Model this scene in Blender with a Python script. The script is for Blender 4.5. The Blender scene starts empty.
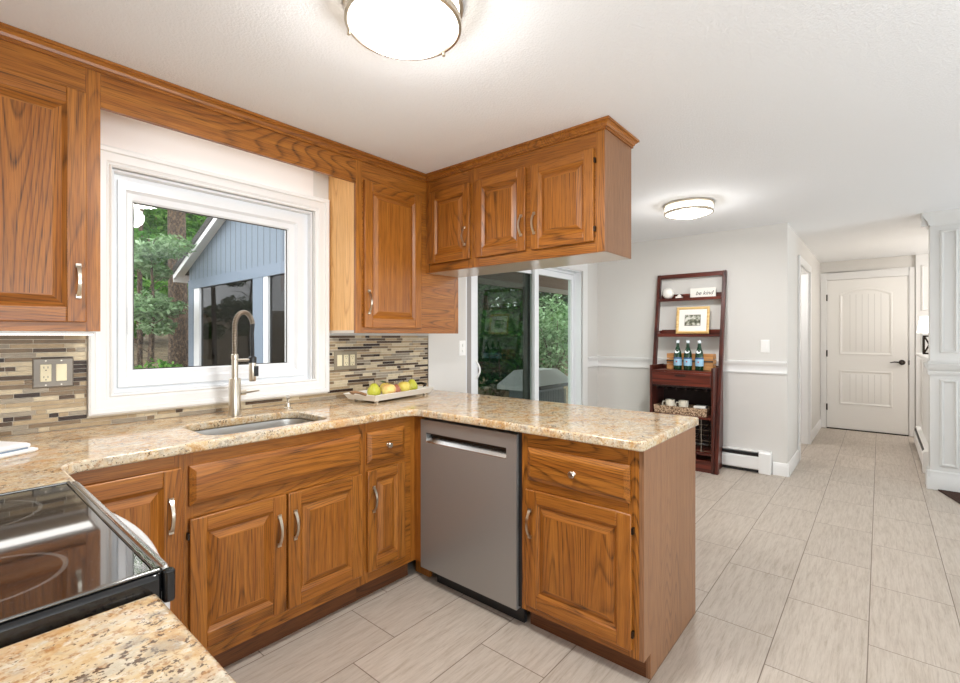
import bpy, bmesh, math, random
from mathutils import Vector, Matrix, Euler
PI = math.pi
sc = bpy.context.scene
COL = sc.collection
random.seed(7)

# ------------------------------------------------------------------ camera
F_PX, YAW, CY, CAM_H = 473.3, math.radians(40.2), 336.1, 1.2924
cam_d = bpy.data.cameras.new('camera'); cam = bpy.data.objects.new('camera', cam_d); COL.objects.link(cam)
cam_d.sensor_fit = 'HORIZONTAL'; cam_d.sensor_width = 36.0
cam_d.lens = F_PX * 36.0 / 960.0
cam_d.shift_x = 0.0
cam_d.shift_y = (CY - 341.5) / 960.0
cam_d.clip_start = 0.02
cam.location = (0, 0, CAM_H)
cam.rotation_euler = (PI/2, 0, YAW - PI/2)
sc.camera = cam

# ------------------------------------------------------------------ world, exposure, large lights
sc.view_settings.view_transform = 'Standard'
sc.view_settings.look = 'None'
sc.view_settings.exposure = 0.16
sc.view_settings.gamma = 1.0
sc.view_settings.use_curve_mapping = False
w = bpy.data.worlds.new('world'); sc.world = w; w.use_nodes = True
bg = w.node_tree.nodes['Background']
bg.inputs[0].default_value = (0.94, 0.975, 1.0, 1); bg.inputs[1].default_value = 3.0
sc.cycles.max_bounces = 10; sc.cycles.diffuse_bounces = 6; sc.cycles.glossy_bounces = 5
sc.cycles.transparent_max_bounces = 24; sc.cycles.transmission_bounces = 8
sc.cycles.caustics_reflective = False; sc.cycles.caustics_refractive = False
sc.cycles.sample_clamp_indirect = 6.0
sc.cycles.use_denoising = True

def area(name, loc, rot, sx, sy, power, col=(1, 1, 1), shape='RECTANGLE'):
    l = bpy.data.lights.new(name, 'AREA'); l.shape = shape; l.size = sx
    if shape == 'RECTANGLE': l.size_y = sy
    l.energy = power; l.color = col
    o = bpy.data.objects.new(name, l); COL.objects.link(o)
    o.location = loc; o.rotation_euler = rot
    return o
area('fill_family_room', (0.62, -2.72, 1.3), (PI/2 + 0.65, 0, 0), 1.95, 1.7, 108, (0.84, 0.93, 1.0))  # unseen fill light added off camera; no window opening is built here
area('fill_dining_side', (4.8, -2.72, 1.35), (PI/2 + 0.5, 0, 0.1), 1.2, 1.7, 46, (0.84, 0.93, 1.0))  # added fill panel on the dining side, imitating daylight without a window
area('fill_near_wall', (-0.36, -1.75, 1.45), (PI/2 + 0.35, 0, -PI/2), 1.6, 1.5, 50, (0.84, 0.93, 1.0))  # added fill light at the near wall, which has no window

# ------------------------------------------------------------------ material helpers
class NT:
    def __init__(s, name):
        s.m = bpy.data.materials.new(name); s.m.use_nodes = True
        s.t = s.m.node_tree; s.t.nodes.clear()
        s.out = s.t.nodes.new('ShaderNodeOutputMaterial')
    def n(s, typ, ins=None, **kw):
        nd = s.t.nodes.new('ShaderNode' + typ)
        for k, v in kw.items(): setattr(nd, k, v)
        for k, v in (ins or {}).items():
            i = nd.inputs[k]
            if isinstance(v, bpy.types.NodeSocket): s.t.links.new(v, i)
            elif hasattr(v, 'outputs'): s.t.links.new(v.outputs[0], i)
            else:
                if isinstance(v, tuple) and len(v) == 3 and i.type == 'RGBA': v = v + (1,)
                i.default_value = v
        return nd
    def math(s, op, a, b=0.0, c=0.0): return s.n('Math', {0: a, 1: b, 2: c}, operation=op).outputs[0]
    def mix(s, f, a, b, blend='MIX'):
        nd = s.n('Mix', data_type='RGBA', blend_type=blend)
        for k, v in ((0, f), (6, a), (7, b)):
            if isinstance(v, bpy.types.NodeSocket): s.t.links.new(v, nd.inputs[k])
            else: nd.inputs[k].default_value = v if k == 0 else (tuple(v) + (1,))[:4]
        return nd.outputs[2]
    def ramp(s, f, stops, interp='LINEAR'):
        nd = s.n('ValToRGB', {0: f}); r = nd.color_ramp; r.interpolation = interp
        while len(r.elements) < len(stops): r.elements.new(0.5)
        for e, (p, c) in zip(r.elements, stops):
            e.position = p; e.color = (c, c, c, 1) if not isinstance(c, tuple) else c + (1,)
        return nd.outputs[0]
    def done(s, sh): s.t.links.new(sh.outputs[0] if hasattr(sh, 'outputs') else sh, s.out.inputs[0]); return s.m
    def bsdf(s, **k):
        nm = dict(col='Base Color', rough='Roughness', metal='Metallic', spec='Specular IOR Level', emit='Emission Color',
                  es='Emission Strength', normal='Normal', coat='Coat Weight', crough='Coat Roughness', aniso='Anisotropic', ior='IOR')
        return s.n('BsdfPrincipled', {nm[a]: b for a, b in k.items()})

def srgb(r, g, b):
    f = lambda c: (c/255/12.92) if c/255 <= 0.04045 else ((c/255 + 0.055)/1.055)**2.4
    return (f(r), f(g), f(b))
def plain(name, col, rough=0.5, metal=0.0, **k):
    t = NT(name); return t.done(t.bsdf(col=col, rough=rough, metal=metal, **k))

def oak(name, axis, light, mid, dark, rough=0.33):
    t = NT(name)
    tc = t.n('TexCoord'); rnd = t.n('ObjectInfo').outputs['Random']
    off = t.n('CombineXYZ', {0: t.math('MULTIPLY', rnd, 7.3), 1: t.math('MULTIPLY', rnd, 3.1), 2: t.math('MULTIPLY', rnd, 11.7)})
    p = t.n('VectorMath', {0: tc.outputs['Object'], 1: off}, operation='ADD')
    s1 = {'x': (.1, 1, 1), 'y': (1, .1, 1), 'z': (1, 1, .1)}[axis]
    s2 = {'x': (.022, 1, 1), 'y': (1, .022, 1), 'z': (1, 1, .022)}[axis]
    q = t.n('VectorMath', {0: p, 1: s1}, operation='MULTIPLY')
    big = t.n('TexNoise', {'Vector': q, 'Scale': 4.2, 'Detail': 1.2, 'Roughness': .4, 'Distortion': .1})
    rings = t.math('FRACT', t.math('MULTIPLY', big.outputs[0], 44.0))
    line = t.ramp(rings, [(0, 1.0), (.12, .5), (.34, .05), (.84, .0), (1, 1.0)])
    msk = t.n('TexNoise', {'Vector': q, 'Scale': 3.0, 'Detail': 1.0})
    line = t.math('MULTIPLY', line, t.ramp(msk.outputs[0], [(.40, .25), (.58, 1.0)]))
    q2 = t.n('VectorMath', {0: p, 1: s2}, operation='MULTIPLY')
    fine = t.n('TexNoise', {'Vector': q2, 'Scale': 420.0, 'Detail': 2.0})
    pores = t.ramp(fine.outputs[0], [(.36, 1.0), (.52, 0.0)])
    bro = t.n('TexNoise', {'Vector': q2, 'Scale': 46.0, 'Detail': 3.0, 'Roughness': .6})
    c = t.mix(t.ramp(bro.outputs[0], [(.32, 0.0), (.68, 1.0)]), light, mid)
    lf = t.math('MULTIPLY', line, t.math('ADD', .5, t.math('MULTIPLY', pores, .5)))
    c = t.mix(lf, c, dark)
    c = t.mix(t.math('MULTIPLY', pores, .42), c, dark)
    bump = t.n('Bump', {'Height': lf, 'Strength': .06, 'Distance': .002})
    return t.done(t.bsdf(col=c, rough=rough, normal=bump.outputs[0], spec=.45))

OL, OM, OD = srgb(174, 110, 42), srgb(144, 83, 27), srgb(54, 27, 8)
M = {}
for ax in 'xyz': M['oak_' + ax] = oak('oak_' + ax, ax, OL, OM, OD)
M['oak_side'] = oak('oak_side_pale', 'z', srgb(236, 190, 128), srgb(226, 174, 108), srgb(190, 134, 76), .4)  # paler, lower-contrast oak on the wall-cabinet sides
M['under_sheen'] = plain('underside_sheen', srgb(206, 196, 184), .18)  # daylight reflected on the glossy undersides, put into a pale base colour
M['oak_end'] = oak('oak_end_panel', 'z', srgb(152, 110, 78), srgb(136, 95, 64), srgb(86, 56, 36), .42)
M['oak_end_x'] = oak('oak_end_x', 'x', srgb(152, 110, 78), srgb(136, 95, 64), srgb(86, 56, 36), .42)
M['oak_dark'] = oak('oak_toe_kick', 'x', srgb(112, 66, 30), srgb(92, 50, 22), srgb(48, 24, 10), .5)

def mat_granite():
    t = NT('granite'); tc = t.n('TexCoord').outputs['Object']
    st = t.n('VectorMath', {0: tc, 1: (1.0, 1.25, 1.0)}, operation='MULTIPLY')
    a = t.n('TexNoise', {'Vector': st, 'Scale': 11.0, 'Detail': 7.0, 'Roughness': .7})
    c = t.ramp(a.outputs[0], [(.30, srgb(172, 160, 142)), (.42, srgb(200, 186, 162)), (.52, srgb(208, 184, 146)), (.62, srgb(190, 150, 100)), (.74, srgb(150, 106, 66))])
    g = t.n('TexNoise', {'Vector': st, 'Scale': 60.0, 'Detail': 3.0, 'Roughness': .7})
    c = t.mix(t.ramp(g.outputs[0], [(.52, 0.0), (.62, .8)]), c, srgb(218, 208, 188))
    g2 = t.n('TexNoise', {'Vector': tc, 'Scale': 85.0, 'Detail': 3.0, 'Roughness': .7})
    c = t.mix(t.ramp(g2.outputs[0], [(.53, 0.0), (.64, .75)]), c, srgb(158, 112, 70))
    v = t.n('TexNoise', {'Vector': t.n('VectorMath', {0: tc, 1: (5, 3, 1)}, operation='ADD'), 'Scale': 120.0, 'Detail': 2.5, 'Roughness': .65})
    cl = t.n('TexNoise', {'Vector': tc, 'Scale': 16.0, 'Detail': 2.0})
    thr = t.math('ADD', v.outputs[0], t.math('MULTIPLY', t.math('SUBTRACT', cl.outputs[0], .5), .4))
    c = t.mix(t.ramp(thr, [(.615, 0.0), (.67, .9)]), c, srgb(80, 60, 48))
    lg = t.n('TexNoise', {'Vector': st, 'Scale': 6.5, 'Detail': 5.0, 'Roughness': .65, 'Distortion': 1.0})
    c = t.mix(t.ramp(lg.outputs[0], [(.52, 0.0), (.66, .55)]), c, srgb(196, 142, 84))
    gr = t.n('TexNoise', {'Vector': st, 'Scale': 26.0, 'Detail': 4.0, 'Distortion': .8})
    c = t.mix(t.ramp(gr.outputs[0], [(.55, 0.0), (.70, .6)]), c, srgb(146, 136, 124))
    return t.done(t.bsdf(col=c, rough=.09, spec=.5))
M['granite'] = mat_granite()

def mat_floor():
    t = NT('floor_tile'); tc = t.n('TexCoord').outputs['Object']
    xyz = t.n('SeparateXYZ', {0: tc}); x, y = xyz.outputs[0], xyz.outputs[1]
    r = t.math('DIVIDE', t.math('SUBTRACT', y, .038), .3105)
    row = t.math('FLOOR', r); fy = t.math('SUBTRACT', r, row)
    s = t.math('DIVIDE', t.math('SUBTRACT', t.math('SUBTRACT', x, 2.148), t.math('MULTIPLY', row, .2085)), .6255)
    colm = t.math('FLOOR', s); fx = t.math('SUBTRACT', s, colm)
    dy = t.math('MULTIPLY', t.math('MINIMUM', fy, t.math('SUBTRACT', 1.0, fy)), .3105)
    dx = t.math('MULTIPLY', t.math('MINIMUM', fx, t.math('SUBTRACT', 1.0, fx)), .6255)
    d = t.math('MINIMUM', dx, dy)
    grout = t.ramp(t.math('DIVIDE', d, .004), [(.35, 1.0), (.62, 0.0)])
    wn = t.n('TexWhiteNoise', {'Vector': t.n('CombineXYZ', {0: row, 1: colm, 2: 3.0})}, noise_dimensions='3D')
    off = t.n('VectorMath', {0: wn.outputs['Color'], 1: (9, 9, 9)}, operation='MULTIPLY')
    p = t.n('VectorMath', {0: tc, 1: off}, operation='ADD')
    q = t.n('VectorMath', {0: p, 1: (1.6, 15.0, 1)}, operation='MULTIPLY')
    v = t.n('TexNoise', {'Vector': q, 'Scale': 3.6, 'Detail': 9.0, 'Roughness': .72, 'Distortion': .35})
    c = t.ramp(v.outputs[0], [(.3, srgb(164, 150, 135)), (.45, srgb(183, 170, 156)), (.6, srgb(195, 183, 170)), (.75, srgb(172, 158, 143))])
    q3 = t.n('VectorMath', {0: p, 1: (3.0, 60.0, 1)}, operation='MULTIPLY')
    v3 = t.n('TexNoise', {'Vector': q3, 'Scale': 3.0, 'Detail': 4.0, 'Roughness': .6})
    c = t.mix(t.ramp(v3.outputs[0], [(.54, 0.0), (.7, .5)]), c, srgb(156, 142, 127))
    tone = t.math('ADD', .93, t.math('MULTIPLY', wn.outputs[0], .1))
    c = t.mix(1.0, c, t.n('CombineColor', {0: tone, 1: tone, 2: tone}).outputs[0], 'MULTIPLY')
    c = t.mix(grout, c, srgb(122, 106, 92))
    b = t.n('Bump', {'Height': t.math('SUBTRACT', 1.0, grout), 'Strength': .35, 'Distance': .0015})
    return t.done(t.bsdf(col=c, rough=t.math('ADD', .3, t.math('MULTIPLY', v3.outputs[0], .15)), normal=b.outputs[0], spec=.4))
M['floor'] = mat_floor()

def mat_bumpy(name, col, scale, strength, rough=.85, dist=.004):
    t = NT(name); tc = t.n('TexCoord').outputs['Object']
    v = t.n('TexNoise', {'Vector': tc, 'Scale': scale, 'Detail': 3.0, 'Roughness': .6})
    b = t.n('Bump', {'Height': t.ramp(v.outputs[0], [(.4, 0.0), (.62, 1.0)]), 'Strength': strength, 'Distance': dist})
    return t.done(t.bsdf(col=col, rough=rough, normal=b.outputs[0], spec=.2))
M['ceiling'] = mat_bumpy('ceiling_textured_paint', srgb(238, 239, 240), 130.0, .3, .9)
M['wall'] = mat_bumpy('wall_grey_paint', srgb(214, 211, 206), 200.0, .08, .8, .002)
M['white'] = plain('white_trim_paint', srgb(228, 227, 225), .35)
M['door_white'] = plain('white_door_paint', srgb(236, 234, 230), .35)
M['vinyl'] = plain('white_vinyl', srgb(228, 230, 232), .25)
M['wall_white'] = mat_bumpy('wall_white_paint', srgb(236, 230, 226), 200.0, .05, .75, .002)

def mat_steel(name, col, rough, axis, metal=1.0):
    t = NT(name); tc = t.n('TexCoord').outputs['Object']
    s = {'x': (4, 900, 900), 'y': (900, 4, 900), 'z': (900, 900, 4)}[axis]
    q = t.n('VectorMath', {0: tc, 1: s}, operation='MULTIPLY')
    v = t.n('TexNoise', {'Vector': q, 'Scale': 1.0, 'Detail': 2.0})
    return t.done(t.bsdf(col=col, metal=metal, rough=t.math('ADD', rough - .04, t.math('MULTIPLY', v.outputs[0], .08))))
M['steel'] = mat_steel('brushed_stainless', srgb(160, 158, 154), .34, 'z', .55)
M['plate_steel'] = plain('plate_steel', srgb(128, 120, 110), .45, .45)
M['plate_bronze'] = plain('plate_warm_nickel', srgb(142, 130, 110), .45, .35)
M['column'] = plain('column_paint', srgb(208, 207, 204), .4)
M['steel_x'] = mat_steel('brushed_stainless_bright', srgb(205, 204, 202), .24, 'x')
M['sink'] = mat_steel('sink_stainless', srgb(190, 188, 184), .32, 'x')
M['nickel'] = plain('brushed_nickel', srgb(206, 196, 180), .28, 1.0)
M['nickel_dark'] = plain('spring_nickel', srgb(150, 138, 124), .3, 1.0)
M['black'] = plain('black_plastic', (.012, .012, .013), .35)
M['black_gloss'] = plain('black_enamel', (.008, .008, .009), .12)
M['bronze'] = plain('oil_rubbed_bronze', srgb(52, 44, 38), .35, .8)
M['ivory'] = plain('ivory_device', srgb(226, 214, 178), .35)
M['slot'] = plain('dark_slot', (.02, .018, .015), .6)
M['white_plastic'] = plain('white_plastic', srgb(240, 239, 236), .35)
M['heater'] = plain('heater_enamel', srgb(236, 235, 232), .4)

def mat_emit(name, col, s):
    t = NT(name); return t.done(t.n('Emission', {0: col, 1: s}))
M['lamp_glow'] = mat_emit('lamp_diffuser_glow', (1, .955, .88), 7.0)
M['lamp_band'] = mat_emit('lamp_band_glow', (1, .92, .80), 5.0)
M['strip_glow'] = mat_emit('strip_light_glow', (1, .97, .92), 3.2)
M['shade_glow'] = mat_emit('lampshade_glow', (1, .93, .82), 2.2)

def mat_glass(name, tint=(1, 1, 1), refl=1.0):
    t = NT(name); bf = t.n('NewGeometry').outputs['Backfacing']
    fr = t.n('Fresnel', {'IOR': t.math('SUBTRACT', 1.5, t.math('MULTIPLY', bf, 1.5 - 1/1.5))})
    tr = t.n('BsdfTransparent', {0: tint}); gl = t.n('BsdfGlossy', {0: (1, 1, 1), 'Roughness': 0.0})
    return t.done(t.n('MixShader', {0: t.math('MINIMUM', t.math('MULTIPLY', fr.outputs[0], refl), 1.0), 1: tr, 2: gl}))
M['glass'] = mat_glass('window_glass', (1, 1, 1), .7)
M['glass_door'] = mat_glass('sliding_door_glass', (.86, .92, .88), .6)
M['glass_dark'] = mat_glass('porch_screen_glass', (.10, .105, .10), .4)
t = NT('insect_screen'); M['screen'] = t.done(t.n('MixShader', {0: .30, 1: t.n('BsdfTransparent'), 2: t.n('BsdfDiffuse', {0: (.02, .035, .03)})}))

TILE = [srgb(206, 190, 160), srgb(180, 158, 126), srgb(136, 116, 92), srgb(94, 76, 60), srgb(62, 48, 40), srgb(162, 150, 132)]
TILE_W = [.28, .20, .14, .14, .12, .12]
def mat_tile(i, c):
    t = NT('mosaic_tile_%d' % i); tc = t.n('TexCoord').outputs['Object']
    v = t.n('TexNoise', {'Vector': tc, 'Scale': 40.0, 'Detail': 4.0, 'Roughness': .65})
    cc = t.mix(t.ramp(v.outputs[0], [(.35, 0.0), (.7, .6)]), c, tuple(x*.68 for x in c))
    return t.done(t.bsdf(col=cc, rough=.42, spec=.25))
M_TILE = [mat_tile(i, c) for i, c in enumerate(TILE)]
M['grout'] = plain('mosaic_grout', srgb(222, 212, 194), .8)

def mat_cooktop():
    t = NT('ceramic_cooktop'); tc = t.n('TexCoord').outputs['Object']
    sep = t.n('SeparateXYZ', {0: tc}); m = None
    for (cx, cy, r) in ((.06, .345, .105), (.06, -.02, .09), (-.33, .345, .09), (-.33, -.02, .115)):
        dx = t.math('SUBTRACT', sep.outputs[0], cx); dy = t.math('SUBTRACT', sep.outputs[1], cy - .16)
        d = t.math('SQRT', t.math('ADD', t.math('MULTIPLY', dx, dx), t.math('MULTIPLY', dy, dy)))
        e = t.math('LESS_THAN', t.math('ABSOLUTE', t.math('SUBTRACT', d, r)), .0035)
        m = e if m is None else t.math('MAXIMUM', m, e)
    sp = t.n('TexNoise', {'Vector': tc, 'Scale': 420.0, 'Detail': 1.0})
    c = t.mix(t.ramp(sp.outputs[0], [(.66, 0.0), (.7, .5)]), (.012, .012, .012), (.12, .12, .11))
    c = t.mix(t.math('MULTIPLY', m, .22), c, (.4, .39, .36))
    sm = t.n('TexNoise', {'Vector': tc, 'Scale': 7.0, 'Detail': 3.0})
    return t.done(t.bsdf(col=c, rough=t.math('ADD', .02, t.math('MULTIPLY', sm.outputs[0], .05)), spec=1.0, coat=.35, crough=.03))
M['cooktop'] = mat_cooktop()

def mat_wood(name, c1, c2, axis='z', rough=.35, sc_=40):
    t = NT(name); tc = t.n('TexCoord').outputs['Object']
    s = {'x': (.05, 1, 1), 'y': (1, .05, 1), 'z': (1, 1, .05)}[axis]
    q = t.n('VectorMath', {0: tc, 1: s}, operation='MULTIPLY')
    v = t.n('TexNoise', {'Vector': q, 'Scale': sc_, 'Detail': 4.0, 'Distortion': .4})
    return t.done(t.bsdf(col=t.ramp(v.outputs[0], [(.35, c1), (.65, c2)]), rough=rough))
M['mahogany'] = mat_wood('mahogany_stain', srgb(48, 20, 15), srgb(92, 40, 28))
M['mahogany_y'] = mat_wood('mahogany_drawer', srgb(58, 22, 16), srgb(112, 48, 34), 'y')
M['espresso'] = plain('dark_interior_wood', srgb(34, 16, 13), .5)
M['crate'] = mat_wood('crate_pine', srgb(176, 118, 66), srgb(214, 158, 98), 'y', .6)
M['gold'] = mat_wood('gold_frame', srgb(205, 164, 96), srgb(232, 200, 140), 'y', .4)
M['mat_board'] = plain('mat_board', srgb(238, 234, 226), .8)
M['ceramic'] = plain('cream_ceramic', srgb(232, 224, 206), .2)
M['ceramic_white'] = plain('white_ceramic', srgb(240, 236, 228), .35)
t = NT('green_bottle_glass'); M['bottle'] = t.done(t.bsdf(col=srgb(8, 52, 30), rough=.06, spec=.8))
M['label_blue'] = plain('bottle_label', srgb(150, 190, 214), .5)
M['label_white'] = plain('bottle_neck_label', srgb(232, 236, 236), .5)
M['label_navy'] = plain('label_navy', srgb(40, 66, 120), .5)
M['red'] = plain('red_print', srgb(190, 40, 40), .5)
M['cap'] = plain('bottle_cap', srgb(214, 222, 226), .35)
M['ink'] = plain('ink', srgb(60, 58, 56), .7)
def mat_weave():
    t = NT('woven_seagrass'); tc = t.n('TexCoord').outputs['Object']
    v = t.n('TexVoronoi', {'Vector': tc, 'Scale': 75.0})
    c = t.ramp(v.outputs['Distance'], [(.1, srgb(226, 204, 176)), (.45, srgb(190, 158, 126)), (.7, srgb(110, 82, 60))])
    b = t.n('Bump', {'Height': v.outputs['Distance'], 'Strength': .6, 'Distance': .004, })
    return t.done(t.bsdf(col=c, rough=.8, normal=b.outputs[0]))
M['weave'] = mat_weave()
def mat_photo():
    t = NT('small_photo_print'); tc = t.n('TexCoord').outputs['Object']
    v = t.n('TexNoise', {'Vector': tc, 'Scale': 22.0, 'Detail': 3.0})
    return t.done(t.bsdf(col=t.ramp(v.outputs[0], [(.38, srgb(52, 54, 44)), (.5, srgb(122, 124, 104)), (.62, srgb(216, 214, 204))]), rough=.4))
M['photo'] = mat_photo()
def mat_fruit(name, c1, c2, s=9.0):
    t = NT(name); tc = t.n('TexCoord').outputs['Object']
    v = t.n('TexNoise', {'Vector': tc, 'Scale': s, 'Detail': 3.0})
    return t.done(t.bsdf(col=t.ramp(v.outputs[0], [(.4, c1), (.66, c2)]), rough=.35))
M['pear'] = mat_fruit('pear_skin', srgb(190, 188, 62), srgb(168, 170, 44))
M['apple_yellow'] = mat_fruit('yellow_apple_skin', srgb(222, 204, 96), srgb(214, 178, 84))
M['apple_blush'] = mat_fruit('blush_apple_skin', srgb(228, 206, 124), srgb(214, 146, 96), 14)
M['pear_red'] = mat_fruit('russet_pear_skin', srgb(176, 112, 80), srgb(142, 74, 56))
M['leaf_green'] = plain('dark_green_leaf', srgb(58, 92, 44), .5)
M['stem'] = plain('brown_stem', srgb(82, 56, 34), .7)
M['towel'] = mat_bumpy('towel_cotton', srgb(238, 238, 238), 300.0, .3, .95, .002)
M['towel_stripe'] = plain('towel_stripe', srgb(120, 136, 152), .9)
M['rug'] = mat_bumpy('rug_brown_pile', srgb(76, 56, 48), 160.0, .8, .95, .006)
M['blue_siding'] = None
def mat_siding():
    t = NT('blue_board_siding'); tc = t.n('TexCoord').outputs['Object']
    y = t.n('SeparateXYZ', {0: tc}).outputs[1]
    f = t.math('FRACT', t.math('DIVIDE', y, .2))
    g = t.ramp(f, [(0, 1.0), (.09, 1.0), (.11, 0.0)])
    v = t.n('TexNoise', {'Vector': t.n('VectorMath', {0: tc, 1: (1, 30, 2)}, operation='MULTIPLY'), 'Scale': 3.0, 'Detail': 3.0})
    c = t.mix(v.outputs[0], srgb(112, 124, 136), srgb(124, 137, 150))
    c = t.mix(t.math('MULTIPLY', g, .8), c, srgb(62, 72, 84))
    b = t.n('Bump', {'Height': t.math('SUBTRACT', 1.0, g), 'Strength': .5, 'Distance': .01})
    return t.done(t.bsdf(col=c, rough=.75, normal=b.outputs[0]))
M['blue_siding'] = mat_siding()
M['blue_trim'] = plain('blue_trim', srgb(118, 131, 146), .7)
M['shingle'] = plain('dark_shingle', srgb(62, 60, 58), .9)
M['porch_wood'] = mat_wood('porch_cedar', srgb(120, 74, 50), srgb(160, 104, 72), 'y', .7, 12)
M['soffit'] = mat_wood('porch_soffit', srgb(112, 84, 66), srgb(136, 104, 84), 'x', .8, 12)
M['beam'] = plain('porch_beam', srgb(158, 148, 134), .8)
M['deck'] = mat_wood('deck_boards', srgb(110, 96, 82), srgb(140, 126, 110), 'x', .8, 12)
M['grill_cover'] = plain('grill_cover_grey', srgb(214, 219, 221), .55)
M['grill_body'] = plain('grill_body_grey', srgb(128, 135, 142), .6)
def mat_bark():
    t = NT('tree_bark'); tc = t.n('TexCoord').outputs['Object']
    q = t.n('VectorMath', {0: tc, 1: (1, 1, .5)}, operation='MULTIPLY')
    v = t.n('TexNoise', {'Vector': q, 'Scale': 26.0, 'Detail': 6.0, 'Roughness': .75})
    b = t.n('Bump', {'Height': v.outputs[0], 'Strength': .8, 'Distance': .05})
    return t.done(t.bsdf(col=t.ramp(v.outputs[0], [(.35, srgb(36, 30, 24)), (.5, srgb(78, 62, 48)), (.66, srgb(140, 118, 94))]), rough=.95, normal=b.outputs[0]))
M['bark'] = mat_bark()
def mat_leaf(name, c1, c2, c3):
    t = NT(name); tc = t.n('TexCoord').outputs['Object']
    v = t.n('TexNoise', {'Vector': tc, 'Scale': 2.2, 'Detail': 3.0, 'Roughness': .8})
    v2 = t.n('TexWhiteNoise', {'Vector': t.n('NewGeometry').outputs['Random Per Island']}, noise_dimensions='3D')
    f = t.math('ADD', t.math('MULTIPLY', v.outputs[0], .6), t.math('MULTIPLY', v2.outputs[0], .4))
    c = t.ramp(f, [(.25, c1), (.5, c2), (.75, c3)])
    d = t.n('BsdfDiffuse', {0: c}); tr = t.n('BsdfTranslucent', {0: c})
    return t.done(t.n('MixShader', {0: .35, 1: d, 2: tr}))
M['leaf_mid'] = mat_leaf('leaves_mid', srgb(36, 74, 26), srgb(74, 124, 46), srgb(132, 176, 86))
M['leaf_pale'] = mat_leaf('leaves_pale', srgb(84, 116, 72), srgb(132, 164, 116), srgb(184, 208, 170))
M['leaf_dark'] = mat_leaf('leaves_dark', srgb(18, 46, 18), srgb(40, 80, 30), srgb(86, 134, 60))
def mat_ground():
    t = NT('leaf_litter_ground'); tc = t.n('TexCoord').outputs['Object']
    v = t.n('TexNoise', {'Vector': tc, 'Scale': 4.0, 'Detail': 8.0, 'Roughness': .75})
    return t.done(t.bsdf(col=t.ramp(v.outputs[0], [(.3, srgb(54, 52, 34)), (.45, srgb(98, 84, 60)), (.58, srgb(134, 114, 86)), (.7, srgb(86, 108, 56))]), rough=1.0))
M['ground'] = mat_ground()

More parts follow.
